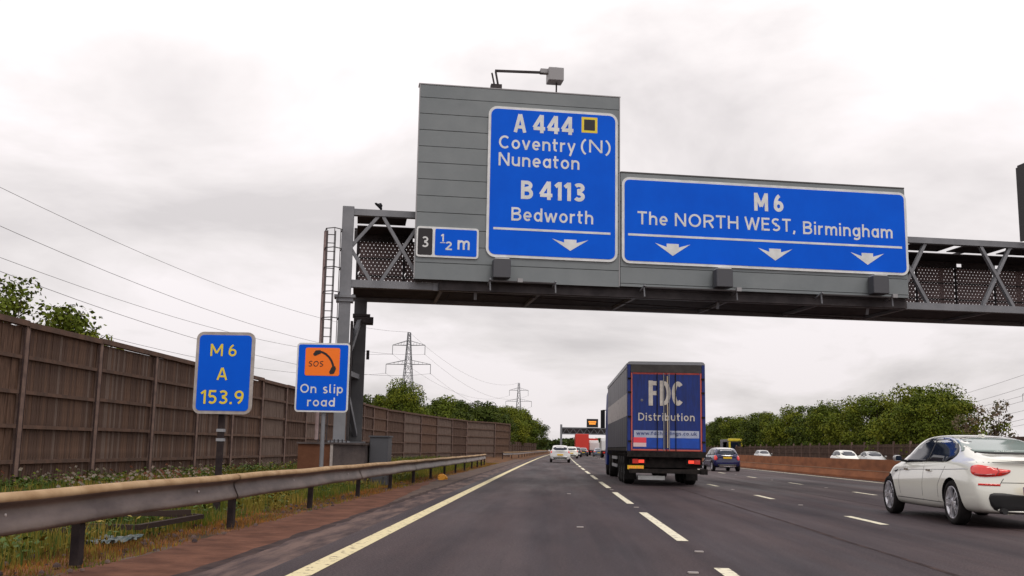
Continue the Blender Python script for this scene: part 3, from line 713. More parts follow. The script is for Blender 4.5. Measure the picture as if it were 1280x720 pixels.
lettering(q1,'A',-.11,2.22,.21,.175,-.0275,'sign_yellow',.15); lettering(q1,'153.9',-.37,1.81,.235,.74,-.0275,'sign_yellow',.15)
q2 = thing('emergency_phone_sign', 'blue roadside sign with orange SOS telephone panel reading On slip road', 'sign', (-6.11,27.0,0), R(1.5))
MB().tube([(.06,.08,0),(.06,.08,3.6)],.055,10).build('post','steel',q2)
board_at(q2,-.70,2.0,1.41,1.83,.05,.045,'sign_white','sign_blue')
MB().prism(rrect(-.47,.45,2.96,3.70,.05),'y',-.034,-.0272).build('phone_panel','sign_orange',q2)
lettering(q2,'SOS',-.39,3.20,.15,.40,-.0345,'sign_black',.13, slant=.15)
hs = MB(); arc = [(-.12+.44*math.sin(t)-.02, 3.16+.42*math.cos(t)) for t in [R(5+8*k) for k in range(11)]]
arc = [(-.13,3.60),(-.02,3.585),(.08,3.53),(.16,3.46),(.23,3.36),(.275,3.25),(.29,3.15)]
for i in range(len(arc)-1): hs.bar((arc[i][0],-.037,arc[i][1]),(arc[i+1][0],-.037,arc[i+1][1]),.055,.006,up=(0,1,0))
hs.prism([(-.27,3.53),(-.20,3.63),(-.07,3.64),(-.06,3.55),(-.17,3.50),(-.22,3.48)],'y',-.041,-.036)
hs.prism([(.18,3.06),(.21,3.0),(.31,3.02),(.36,3.15),(.33,3.22),(.24,3.19)],'y',-.041,-.036)
hs.build('phone_symbol','sign_black',q2)
lettering(q2,'On slip',-.57,2.50,.235,1.14,-.0275,'sign_white',.15); lettering(q2,'road',-.37,2.15,.235,.74,-.0275,'sign_white',.15)

# ------------------------------------------------------------------ vehicles
def interp(x, tab):
    if x <= tab[0][0]: return tab[0][1]
    for (a,p),(b,q) in zip(tab, tab[1:]):
        if x <= b: return p+(q-p)*(x-a)/(b-a)
    return tab[-1][1]
def car_body(st, Lc, rear, front, cr=.20, cf=.45, sub=2):
    """st: (y, zb, zs, zt, wb, wm, ws, wt) stations; rear/front: z -> inset of the end faces"""
    W = max(s[5] for s in st); V = []; nst = len(st)
    def push(y, x, z):
        wr = max(0, 1-y/.9); wf = max(0, 1-(Lc-y)/1.1); q = min(1,abs(x)/W)
        return y + wr*(interp(z,rear)+cr*q**3) - wf*(interp(z,front)+cf*q**2.6)
    rows = []
    for (y,zb,zs,zt,wb,wm,ws,wt) in st:
        gh = zt-zs
        pts = [(0,zb),(wb*.75,zb),(wb,zb+.04),(wm-.012,zb+(zs-zb)*.32),(wm,zb+(zs-zb)*.60),(ws+(wm-ws)*.45,zb+(zs-zb)*.86),(ws,zs),
               (ws-.05+(0 if gh > .2 else -.02), zs+min(.03,gh*.3)),(wt+(ws-.05-wt)*.52, zs+gh*.48),(wt+(ws-.05-wt)*.12, zs+gh*.86),(wt-.06, zt-.018-gh*.01),(wt*.5,zt-.004),(0,zt)]
        rows.append([(x, push(y,x,z), z) for x,z in pts])
    k = len(rows[0]); F = []
    full = []
    for r_ in rows: full.append([p for p in r_]+[(-x,y,z) for x,y,z in r_[-2:0:-1]])
    n = len(full[0]); V = [p for r_ in full for p in r_]
    for i in range(nst-1):
        for j in range(n): F.append((i*n+j, i*n+(j+1)%n, (i+1)*n+(j+1)%n, (i+1)*n+j))
    for base, fl in ((0,False),((nst-1)*n,True)):
        for j in range(k-1):
            a = base+j; b = base+j+1; c = base+(n-j-1)%n; d = base+(n-j)%n
            if j == 0: f = (base, b, base+n-1)
            elif j == k-2: f = (a, b, d)
            else: f = (a, b, c, d)
            F.append(f if fl else f[::-1])
    me = bpy.data.meshes.new('body'); me.from_pydata(V, [], F)
    bm = bmesh.new(); bm.from_mesh(me); bmesh.ops.recalc_face_normals(bm, faces=bm.faces); bm.to_mesh(me); bm.free()
    return me
def bake(me, sub, cutters, mats):
    o = bpy.data.objects.new('tmp', me); COL.objects.link(o)
    for m in mats: me.materials.append(M[m])
    s = o.modifiers.new('s','SUBSURF'); s.levels = sub; s.render_levels = sub
    tmp = [o]
    for cme in cutters:
        c = bpy.data.objects.new('cut', cme); COL.objects.link(c); tmp.append(c); c.hide_render = True
        b = o.modifiers.new('b','BOOLEAN'); b.operation = 'DIFFERENCE'; b.object = c; b.solver = 'EXACT'; b.material_mode = 'TRANSFER'
    dg = bpy.context.evaluated_depsgraph_get(); dg.update()
    res = bpy.data.meshes.new_from_object(o.evaluated_get(dg), preserve_all_data_layers=True, depsgraph=dg)
    for t in tmp: bpy.data.objects.remove(t)
    bm = bmesh.new(); bm.from_mesh(res)
    for f in bm.faces: f.smooth = True
    for ed in bm.edges:
        if len(ed.link_faces) == 2 and ed.link_faces[0].normal.angle(ed.link_faces[1].normal, 0) > R(38): ed.smooth = False
    bm.to_mesh(res); bvh = BVHTree.FromBMesh(bm); bm.free()
    res.name = 'body'; return res, bvh
def smooth_poly(pts, it=2):
    for _ in range(it):
        q = []
        for i in range(len(pts)):
            a, b = pts[i], pts[(i+1)%len(pts)]
            q += [(a[0]*.75+b[0]*.25, a[1]*.75+b[1]*.25), (a[0]*.25+b[0]*.75, a[1]*.25+b[1]*.75)]
        pts = q
    return pts
def patch(bvh, poly, ang, off, name, m, parent, grid=.07, mirror=False, loc0=(0,0,0), it=0, skirt=.02, label=None):
    """outline in (u,z) seen along a horizontal direction, laid on the body with its own thickness.
       ang 0: seen from behind (u = x); ang 90: seen from the left side (u = -y)"""
    if it: poly = smooth_poly(poly, it)
    d = Vector((math.sin(ang), math.cos(ang), 0)); uax = Vector((math.cos(ang), -math.sin(ang), 0))
    dense = []
    for i in range(len(poly)):
        a, b = poly[i], poly[(i+1)%len(poly)]; ln = math.hypot(b[0]-a[0], b[1]-a[1]); k = max(1, int(ln/grid))
        dense += [(a[0]+(b[0]-a[0])*t/k, a[1]+(b[1]-a[1])*t/k) for t in range(k)]
    def inside(x, y):
        c = False; n = len(poly)
        for i in range(n):
            x1,y1 = poly[i]; x2,y2 = poly[(i+1)%n]
            if (y1 > y) != (y2 > y) and x < (x2-x1)*(y-y1)/(y2-y1)+x1: c = not c
        return c
    us = [p[0] for p in poly]; zs = [p[1] for p in poly]; pts = [Vector(p) for p in dense]; n0 = len(pts)
    u = min(us)+grid/2
    while u < max(us):
        z = min(zs)+grid/2
        while z < max(zs):
            if inside(u,z) and min((Vector((u,z))-p).length for p in pts[:n0]) > grid*.35: pts.append(Vector((u,z)))
            z += grid
        u += grid
    vs, es, fs, *_ = geometry.delaunay_2d_cdt(pts, [(i,(i+1)%n0) for i in range(n0)], [list(range(n0))], 1, 1e-5)
    V = []; ok = []
    for p in vs:
        o = uax*p[0]+Vector((0,0,p[1]))-d*8; hit, nrm, idx, dist = bvh.ray_cast(o, d)
        if hit is None: V.append(None); continue
        if nrm.dot(d) > 0: nrm = -nrm
        V.append(hit+nrm*off)
    F = [f for f in fs if all(V[i] is not None for i in f)]
    if not F: return None
    used = sorted({i for f in F for i in f}); mp = {i:j for j,i in enumerate(used)}; V2 = [V[i] for i in used]; F = [tuple(mp[i] for i in f) for f in F]
    cnt = {}
    for f in F:
        for i in range(len(f)): e_ = (f[i], f[(i+1)%len(f)]); cnt[tuple(sorted(e_))] = cnt.get(tuple(sorted(e_)),0)+1
    n = len(V2); bd_ = [e_ for e_,c in cnt.items() if c == 1]; rim = {}
    for e_ in bd_:
        for i in e_:
            if i not in rim: rim[i] = len(V2); V2.append(V2[i]+d*skirt)
    sm = [True]*len(F)+[False]*len(bd_)
    F += [(a, b, rim[b], rim[a]) for a,b in bd_]
    mb = MB(); mb.v = [tuple(v) for v in V2]; mb.f = F; mb.smooth = sm
    me = bpy.data.meshes.new(name); me.from_pydata(mb.v, [], mb.f); me.materials.append(M[m]); me.polygons.foreach_set('use_smooth', sm)
    bm = bmesh.new(); bm.from_mesh(me); bmesh.ops.recalc_face_normals(bm, faces=bm.faces)
    # make outer face point towards the viewer
    bm.faces.ensure_lookup_table()
    if bm.faces[0].normal.dot(d) > 0: bmesh.ops.reverse_faces(bm, faces=bm.faces)
    bm.to_mesh(me); bm.free(); me.update()
    o = link(name, me, parent, label=label)
    if mirror:
        me2 = me.copy(); me2.transform(Matrix.Scale(-1,4,(1,0,0))); me2.flip_normals(); link(name, me2, parent, label=label)
    return o
def strip(pts, w):
    """closed outline of a thin line along pts"""
    L_, R_ = [], []
    for i,p in enumerate(pts):
        a = Vector(pts[max(i-1,0)]); b = Vector(pts[min(i+1,len(pts)-1)]); t = (b-a).normalized(); nn = Vector((-t.y,t.x))*w/2
        L_.append((p[0]+nn.x,p[1]+nn.y)); R_.append((p[0]-nn.x,p[1]-nn.y))
    return L_+R_[::-1]
_wheels = {}
def wheel_meshes(r, w, rimr, style):
    key = (r,w,rimr,style)
    if key in _wheels: return _wheels[key]
    # outer face towards -x
    ty = MB().lathe([(-w*.30,rimr),(-w*.47,rimr+.02),(-w*.5,rimr+(r-rimr)*.5),(-w*.44,r-.012),(-w*.34,r),(w*.34,r),(w*.44,r-.012),(w*.5,rimr+.04),(w*.4,rimr-.01),(-w*.30,rimr-.01),(-w*.30,rimr)], 40).mesh('tyre','rubber')
    rm = MB().lathe([(-w*.36,rimr+.008),(-w*.44,rimr+.006),(-w*.45,rimr-.008),(-w*.38,rimr-.022),(-w*.1,rimr-.035),(w*.3,rimr-.04),(w*.3,rimr-.03)], 40)
    ns = 5 if style != 'many' else 9
    for k in range(ns):
        a = 2*math.pi*k/ns
        for s in ((-.13,.13) if style == 'double' else (0,)):
            a0 = a+s*.55; a1 = a+s*1.35
            p0 = Vector((-w*.36, .05*math.cos(a0), .05*math.sin(a0))); p1 = Vector((-w*.41, (rimr-.012)*math.cos(a1), (rimr-.012)*math.sin(a1)))
            rm.bar(p0, p1, .032 if style == 'double' else .062, .03, up=(1,0,0))
    rm.lathe([(-w*.30,.085),(-w*.42,.07),(-w*.45,.035),(-w*.455,.001)], 20)
    rme = rm.mesh('rim','alloy')
    bk = MB().lathe([(-w*.02,.001),(-w*.02,rimr*.72),(w*.06,rimr*.72),(w*.06,.001)], 24).mesh('brake_disc','brake')
    _wheels[key] = (ty, rme, bk); return _wheels[key]
def add_wheels(root, tr, ys, r, w, rimr, style):
    ty, rme, bk = wheel_meshes(r,w,rimr,style)
    for y in ys:
        for s in (-1,1):
            wh = link('wheel', ty, root, (s*tr, y, r), (0,0,0 if s < 0 else math.pi)); wh.name = 'wheel'
            link('rim', rme, wh); link('brake_disc', bk, wh)
def arch_cutter(tr_in, ys, r, zc):
    out_ = []
    for y in ys:
        for s in (-1,1):
            a, b = (s*tr_in, s*1.3); m_ = MB().lathe([(min(a,b),.0005),(min(a,b),r),(max(a,b),r),(max(a,b),.0005)], 40, c=(0,y,zc), smooth=False).mesh('cut','trim_black'); out_.append(m_)
    return out_
def plate(root, y, z, s, w=.52, h=.11, band=True, x=0, nm=True):
    p = MB().box(x-w/2, x+w/2, y-.012, y, z-h/2, z+h/2).build('number_plate','plate_yellow',root)
    if band: MB().box(x-w/2, x-w/2+.04, y-.015, y-.0125, z-h/2, z+h/2).build('band','plate_blue',p)
    if s: lettering(p, s, x-w/2+.065, z-h*.3, h*.62, w-.10, y-.0125, 'sign_black', .15, th=.002)
    return p
# ---- white coupe on the right, near
def coupe():
    t = thing('coupe_car', 'white four-door coupe with red tail light and silver wheels, cut off by the right edge', 'car', (7.77, 16.9, 0), R(1.0)); t.name = 'coupe_car'; t.scale = (1.045,1.045,1.07)
    Lc = 5.0
    st = [(0.0, 0.26, 0.93, 1.02, 0.74, 0.82, 0.72, 0.52), (0.1, 0.22, 0.97, 1.075, 0.82, 0.905, 0.79, 0.58), (0.4, 0.2, 0.985, 1.105, 0.86, 0.935, 0.84, 0.62), (0.8, 0.2, 0.99, 1.154, 0.88, 0.945, 0.86, 0.62), (1.25, 0.2, 0.985, 1.301, 0.88, 0.945, 0.875, 0.585), (1.75, 0.19, 0.965, 1.4, 0.88, 0.935, 0.87, 0.575), (2.3, 0.18, 0.945, 1.44, 0.88, 0.93, 0.86, 0.585), (2.8, 0.18, 0.93, 1.433, 0.88, 0.93, 0.855, 0.585), (3.2, 0.18, 0.92, 1.37, 0.88, 0.93, 0.85, 0.58), (3.62, 0.18, 0.905, 1.156, 0.88, 0.935, 0.85, 0.6), (3.92, 0.19, 0.89, 0.985, 0.88, 0.94, 0.85, 0.66), (4.3, 0.2, 0.84, 0.925, 0.86, 0.93, 0.82, 0.66), (4.68, 0.2, 0.74, 0.83, 0.82, 0.9, 0.76, 0.6), (4.92, 0.22, 0.62, 0.7, 0.76, 0.84, 0.7, 0.5), (5.0, 0.26, 0.56, 0.62, 0.7, 0.78, 0.62, 0.45)]
    rear = [(.2,.16),(.35,.03),(.55,0),(.72,.03),(.86,.07),(.98,.11),(1.08,.16)]
    front = [(.2,.12),(.4,0),(.6,.06),(.8,.25)]
    me = car_body(st, Lc, rear, front)
    yr, yf = 1.09, 4.06; r = .345
    body, bvh = bake(me, 3, arch_cutter(.60,(yr,yf),.385,.352), ['car_white'])
    b = link('body', body, t)
    # glass: side, rear, front
    side = [(-3.54,.955),(-3.32,1.12),(-2.98,1.285),(-2.5,1.375),(-2.05,1.375),(-1.65,1.32),(-1.36,1.22),(-1.20,1.11),(-1.26,1.01),(-1.42,.985),(-2.2,.985),(-3.0,.965)]
    patch(bvh, side, R(90), .004, 'side_window', 'glass', t, .09, mirror=True, it=1)
    cxm, czm = -2.35, 1.14
    patch(bvh, smooth_poly([(cxm+(a_-cxm)*1.022, czm+(b_-czm)*1.09) for a_,b_ in side],1), R(90), .002, 'window_surround', 'trim_black', t, .09, mirror=True, skirt=.01)
    outl = smooth_poly([(u_*1.0+( -.03 if u_ < -2.4 else .03), z_+(.022 if z_ > 1.0 else -.02)) for u_,z_ in side],1)
    patch(bvh, outl, R(90), .001, 'window_trim', 'chrome', t, .09, mirror=True, skirt=.01) if False else None
    patch(bvh, strip([(-2.30,.97),(-2.33,1.33)],.035), R(90), .007, 'door_pillar', 'trim_black', t, .1, mirror=True)
    rw = [(-.70,1.135),(.70,1.135),(.66,1.18),(.54,1.375),(-.54,1.375),(-.66,1.18)]
    patch(bvh, [(-.73,1.11),(.73,1.11),(.69,1.17),(.56,1.395),(-.56,1.395),(-.69,1.18)], 0, .002, 'rear_window_seal', 'trim_black', t, .08, it=1)
    patch(bvh, rw, 0, .006, 'rear_window', 'glass_sky_tint', t, .08, it=1)
    patch(bvh, [(-.72,.99),(.72,.99),(.56,1.33),(-.56,1.33)], math.pi, .004, 'windscreen', 'glass', t, .09, it=1)
    # lights: wrap the rear corners
    A = R(24); c_, s_ = math.cos(A), math.sin(A)
    tl = [(-.955,.915),(-.88,.945),(-.74,.935),(-.60,.895),(-.48,.88),(-.39,.875),(-.41,.835),(-.50,.79),(-.62,.775),(-.80,.765),(-.92,.785),(-.96,.84)]
    patch(bvh, tl, A, .012, 'tail_light', 'light_red', t, .05, mirror=True, it=1)
    patch(bvh, strip([(-.585,.905),(-.56,.85),(-.60,.79)],.016), A, .015, 'light_divider', 'light_red_deep', t, .05, mirror=True)
    patch(bvh, strip([(-.90,.80),(-.74,.795),(-.62,.805)],.030), A, .014, 'lamp_band', 'light_red_deep', t, .05, mirror=True)
    patch(bvh, strip([(-.53,.815),(-.46,.835),(-.41,.850)],.016), A, .014, 'lamp_band', 'light_red_deep', t, .05, mirror=True)
    patch(bvh, strip([(-.86,.655),(-.55,.65)],.03), A, .006, 'reflector', 'light_red', t, .06, mirror=True)
    # boot lid gap, door gaps, crease, sill
    patch(bvh, strip([(-.56,.64),(-.53,.70),(-.50,.745)],.01), A, .0015, 'boot_gap', 'trim_black', t, .05, mirror=True, skirt=.004)
    patch(bvh, strip([(-.50,.685),(.50,.685)],.010), 0, .0015, 'boot_gap', 'trim_black', t, .06, skirt=.004)
    patch(bvh, strip([(-.78,.985),(.78,.985)],.010), 0, .0015, 'boot_lip', 'cladding_dark', t, .06, skirt=.004)
    for pts in ([(-2.33,.97),(-2.32,.70),(-2.36,.33)], [(-3.47,.93),(-3.50,.70),(-3.42,.33)], [(-1.30,.98),(-1.42,.82),(-1.62,.60),(-1.66,.34)]):
        patch(bvh, strip(pts,.010), R(90), .0015, 'door_gap', 'trim_black', t, .08, mirror=True, skirt=.004)
    patch(bvh, strip([(-3.8,.80),(-2.6,.835),(-1.2,.86),(-.5,.88)],.012), R(90), .001, 'crease', 'car_silver', t, .1, mirror=True, skirt=.003)
    patch(bvh, strip([(-3.60,.335),(-1.52,.33)],.012), R(90), .002, 'sill_gap', 'cladding_dark', t, .1, mirror=True, skirt=.003)
    patch(bvh, [(-3.80,.79),(-3.62,.82),(-3.62,.79),(-3.72,.765)], R(90), .004, 'wing_vent', 'trim_black', t, .05, mirror=True)
    patch(bvh, [(-.72,.50),(-.60,.545),(-.2,.50),(.2,.50),(.60,.545),(.72,.50),(.66,.30),(.5,.24),(-.5,.24),(-.66,.30)], 0, .006, 'diffuser', 'trim_black', t, .07, it=1)
    for y in (-2.02,-3.12):
        for s in (-1,1):
            hit = bvh.ray_cast(Vector((s*3,-y,.83)), Vector((-s,0,0)))[0]
            MB().bar((hit.x+s*.022,-y-.10,.83),(hit.x+s*.022,-y+.10,.83),.022,.026).bar((hit.x+s*.01,-y-.09,.83),(hit.x+s*.01,-y-.06,.83),.03).bar((hit.x+s*.01,-y+.09,.83),(hit.x+s*.01,-y+.06,.83),.03).build('door_handle','chrome',t)
    for s in (-1,1):
        m_ = MB().prism(rrect(min(s*.93,s*1.06),max(s*.93,s*1.06),.965,1.07,.04,3),'y',3.24,3.38).mesh('mirror','car_silver'); o = link('mirror', m_, t); bevel(o,.03,3)
        MB().bar((s*.82,3.36,.97),(s*.97,3.32,.985),.06,.04).build('mirror_arm','trim_black',o)
        MB().prism(rrect(min(s*.94,s*1.05),max(s*.94,s*1.05),.975,1.06,.03,3),'y',3.232,3.239).build('mirror_glass','glass',o)
        MB().tube([(s*.55,.10,.27),(s*.55,-.01,.27)],.045,14).build('exhaust','trim_black',t)
    pr = plate(t, .005, .575, None, .52, .115)
    MB().lathe([(-.012,.001),(-.012,.038),(0,.041)],20,'y',c=(0,.06,.86)).build('badge','plate_blue',t)
    MB().box(-.02,.02,1.9,2.06,1.41,1.445).build('aerial_fin','car_white',t)
    patch(bvh, [(-.80,.66),(-.45,.64),(-.47,.72),(-.82,.76)], math.pi, .006, 'headlight', 'light_clear', t, .06, mirror=True, it=1)
    add_wheels(t, .82, (yr,yf), r, .215, .25, 'double')
    return t
coupe()
# ---- generic smaller cars
def small_car(kind, label, x, y, rz=0.0, group=None, paint='car_silver', nm='car', reverse=False):
    t = thing(nm, label, 'car', (x, y, 0), rz, group)
    if kind == 'mini':
        Lc = 3.7; st = [(0,.28,.80,.90,.64,.74,.68,.60),(.10,.24,.86,1.06,.74,.81,.76,.62),(.35,.22,.90,1.30,.78,.84,.79,.60),(.7,.2,.92,1.385,.80,.845,.80,.60),(1.3,.2,.92,1.405,.80,.845,.80,.61),(1.9,.2,.92,1.385,.80,.845,.80,.60),(2.35,.2,.91,1.26,.80,.845,.79,.58),(2.65,.2,.90,1.0,.80,.845,.78,.6),(3.1,.2,.84,.93,.78,.83,.72,.55),(3.5,.24,.72,.84,.72,.78,.64,.5),(3.7,.28,.62,.70,.64,.70,.56,.4)]
        rear = [(.2,.12),(.4,0),(.62,0),(.85,.05),(1.1,.12),(1.4,.32)]; yr,yf,r,tr = .62,3.05,.30,.735
        side = [(-2.55,.93),(-2.30,1.15),(-2.0,1.30),(-.55,1.29),(-.35,1.0),(-.45,.94)]; rwz = (.97,1.30,.60,.52)
        lights = [(-.80,.92),(-.66,.93),(-.60,.83),(-.62,.68),(-.72,.64),(-.80,.70)]
    elif kind == 'hatch':
        Lc = 4.2; st = [(0,.28,.86,.96,.70,.80,.74,.62),(.10,.24,.92,1.08,.78,.87,.80,.62),(.35,.22,.95,1.32,.82,.885,.83,.60),(.75,.2,.96,1.44,.84,.89,.84,.61),(1.4,.2,.96,1.475,.84,.89,.84,.62),(2.1,.2,.95,1.46,.84,.89,.83,.61),(2.6,.2,.94,1.32,.84,.885,.82,.60),(3.05,.2,.93,1.05,.83,.885,.80,.62),(3.6,.22,.85,.95,.80,.86,.74,.55),(4.0,.24,.74,.84,.74,.80,.66,.5),(4.2,.28,.64,.70,.66,.72,.58,.4)]
        rear = [(.2,.10),(.4,0),(.65,0),(.9,.06),(1.1,.14),(1.45,.36)]; yr,yf,r,tr = .75,3.35,.32,.765
        side = [(-2.95,.99),(-2.6,1.22),(-2.2,1.38),(-.75,1.36),(-.45,1.12),(-.55,1.0)]; rwz = (1.03,1.34,.64,.54)
        lights = [(-.87,1.0),(-.76,.99),(-.70,.90),(-.74,.80),(-.86,.78)]
    else:
        Lc = 4.6; st = [(0,.28,.84,.92,.70,.80,.72,.60),(.12,.24,.90,1.0,.78,.87,.80,.62),(.5,.22,.93,1.03,.82,.89,.83,.62),(.95,.2,.94,1.20,.84,.89,.84,.58),(1.5,.2,.94,1.40,.84,.89,.83,.58),(2.2,.2,.93,1.44,.84,.89,.83,.59),(2.8,.2,.92,1.36,.84,.885,.82,.58),(3.3,.2,.91,1.05,.84,.885,.80,.6),(3.9,.22,.83,.92,.80,.86,.74,.55),(4.4,.24,.72,.80,.74,.80,.66,.5),(4.6,.28,.62,.68,.66,.72,.58,.4)]
        rear = [(.2,.10),(.4,0),(.6,0),(.85,.05),(1.0,.12)]; yr,yf,r,tr = .95,3.65,.32,.765
        side = [(-3.2,.97),(-2.8,1.2),(-2.4,1.35),(-1.5,1.34),(-1.05,1.14),(-1.15,.98)]; rwz = (1.0,1.34,.60,.50)
        lights = [(-.86,.90),(-.64,.89),(-.55,.82),(-.60,.74),(-.84,.72)]
    front = [(.2,.10),(.4,0),(.6,.05),(.8,.22)]
    me = car_body(st, Lc, rear, front, cr=.16, cf=.35)
    body, bvh = bake(me, 2, arch_cutter(.52,(yr,yf),r+.045,r+.01), [paint])
    link('body', body, t)
    patch(bvh, side, R(90), .004, 'side_window', 'glass', t, .12, mirror=True, it=1)
    mu = sum(p[0] for p in side)/len(side)
    patch(bvh, strip([(mu,side[0][1]-.01),(mu,side[2][1])],.06), R(90), .008, 'door_pillar', 'trim_black', t, .15, mirror=True)
    z0,z1,w0,w1 = rwz
    patch(bvh, [(-w0,z0),(w0,z0),(w1,z1),(-w1,z1)], 0, .004, 'rear_window', 'glass', t, .12, it=1)
    patch(bvh, [(-.68,1.0 if kind != 'mini' else .96),(.68,1.0 if kind != 'mini' else .96),(.54,z1+.02),(-.54,z1+.02)], math.pi, .004, 'windscreen', 'glass_sky_tint' if reverse else 'glass', t, .12, it=1)
    A = R(14)
    patch(bvh, lights, A, .012, 'tail_light', 'light_red', t, .06, mirror=True, it=1)
    patch(bvh, [(-.78,.74),(-.50,.70),(-.50,.60),(-.76,.60)], math.pi, .01, 'headlight', 'light_clear', t, .08, mirror=True, it=1)
    patch(bvh, [(-.6,.42),(.6,.42),(.55,.26),(-.55,.26)], 0, .006, 'lower_bumper', 'trim_black', t, .1)
    plate(t, .03 if kind == 'mini' else .05, .80 if kind == 'mini' else .66, None, .52, .11, band=False)
    for s in (-1,1): bevel(MB().box(min(s*(st[4][6]+.02),s*(st[4][6]+.18)),max(s*(st[4][6]+.02),s*(st[4][6]+.18)),-side[0][0]-.12,-side[0][0]-.02,.93,1.05).build('mirror',paint,t),.02,1)
    if kind == 'mini':
        # contrasting white roof shell and chrome boot strip
        rf = MB(); V = []
        nx, ny = 9, 10
        for j in range(ny):
            yy = .42+1.78*j/(ny-1)
            for i in range(nx):
                xx = -.58+1.16*i/(nx-1); h = bvh.ray_cast(Vector((xx,yy,3)), Vector((0,0,-1)))[0]; V.append((xx,yy,h.z+.006))
        V2 = [(x_,y_,z_-.03) for x_,y_,z_ in V]; nn = len(V)
        F = [(j*nx+i,j*nx+i+1,(j+1)*nx+i+1,(j+1)*nx+i) for j in range(ny-1) for i in range(nx-1)]
        rf.add(V+V2, F+[tuple(k+nn for k in f) for f in F], True); rf.build('roof','van_white',t)
        patch(bvh, [(-.34,.90),(.34,.90),(.34,.945),(-.34,.945)], 0, .02, 'boot_strip', 'chrome', t, .1)
        patch(bvh, [(.30,.93),(.42,1.0),(.60,1.25),(.48,1.29),(.34,1.1)] and strip([(-.55,1.30),(-.66,1.0)],.10), R(30), .008, 'rear_pillar', 'glass', t, .1, mirror=True)
        MB().box(-.5,.5,-.0,.06,.29,.33).build('bumper_trim','chrome',t)
    if kind == 'hatch': patch(bvh, [(-.74,.56),(.74,.56),(.72,.44),(-.72,.44)], 0, .012, 'bumper_step', 'car_silver', t, .1, it=1)
    add_wheels(t, tr, (yr,yf), r, .2, r*.66, 'many' if kind == 'hatch' else 'single')
    return t
small_car('mini', 'dark blue small hatchback with white roof in the outer lane beside the lorry', 10.45, 62.2, R(4), paint='car_blue', nm='hatchback_car')
hc = small_car('hatch', 'silver-white hatchback driving ahead in the nearest lane', .70, 88.5, paint='van_white', nm='hatchback_car')
def clone_car(src, label, x, y, rz=0.0, paint=None, group=None, skip=()):
    c = copy_tree(src); c.location = (x,y,0); c.rotation_euler = (0,0,rz); c['label'] = label
    if group: c['group'] = group
    if paint:
        for ch in c.children:
            if ch.name.startswith(('body','mirror')):
                me = ch.data.copy(); me.materials[0] = M[paint]; ch.data = me
    return c
clone_car(hc, 'white car mostly hidden behind the silver-white hatchback', 1.72+cx(128), 128, paint='car_white')
clone_car(hc, 'dark car just right of the white hatchback, seen between it and the next car', 2.55+cx(150), 150, paint='car_dark')
sal = small_car('saloon', 'dark saloon car close behind the red lorry in the distance', 5.15, 172, paint='car_dark', nm='saloon_car')
clone_car(sal, 'blue-grey saloon car to the left of the big blue trailer, far away', 7.6, 168, paint='car_greyblue')
# oncoming cars behind the central wall (only roofs and windows show)
oc = 'cars on the opposite carriageway'
clone_car(hc, 'white car roof behind the brown wall, left one of the pair above it', 24.6, 90, math.pi, 'car_white', oc)
clone_car(sal, 'silver car roof behind the brown wall, right one of the pair above it', 27.9, 94, math.pi, 'car_silver', oc)
clone_car(hc, 'pale car roof behind the wall, between the yellow vehicle and the pair of cars', 27.4, 138, math.pi, 'car_silver', oc)
clone_car(sal, 'white car on the far side, just left of the dark blue hatchback', 23.3, 150, math.pi, 'car_white', oc)

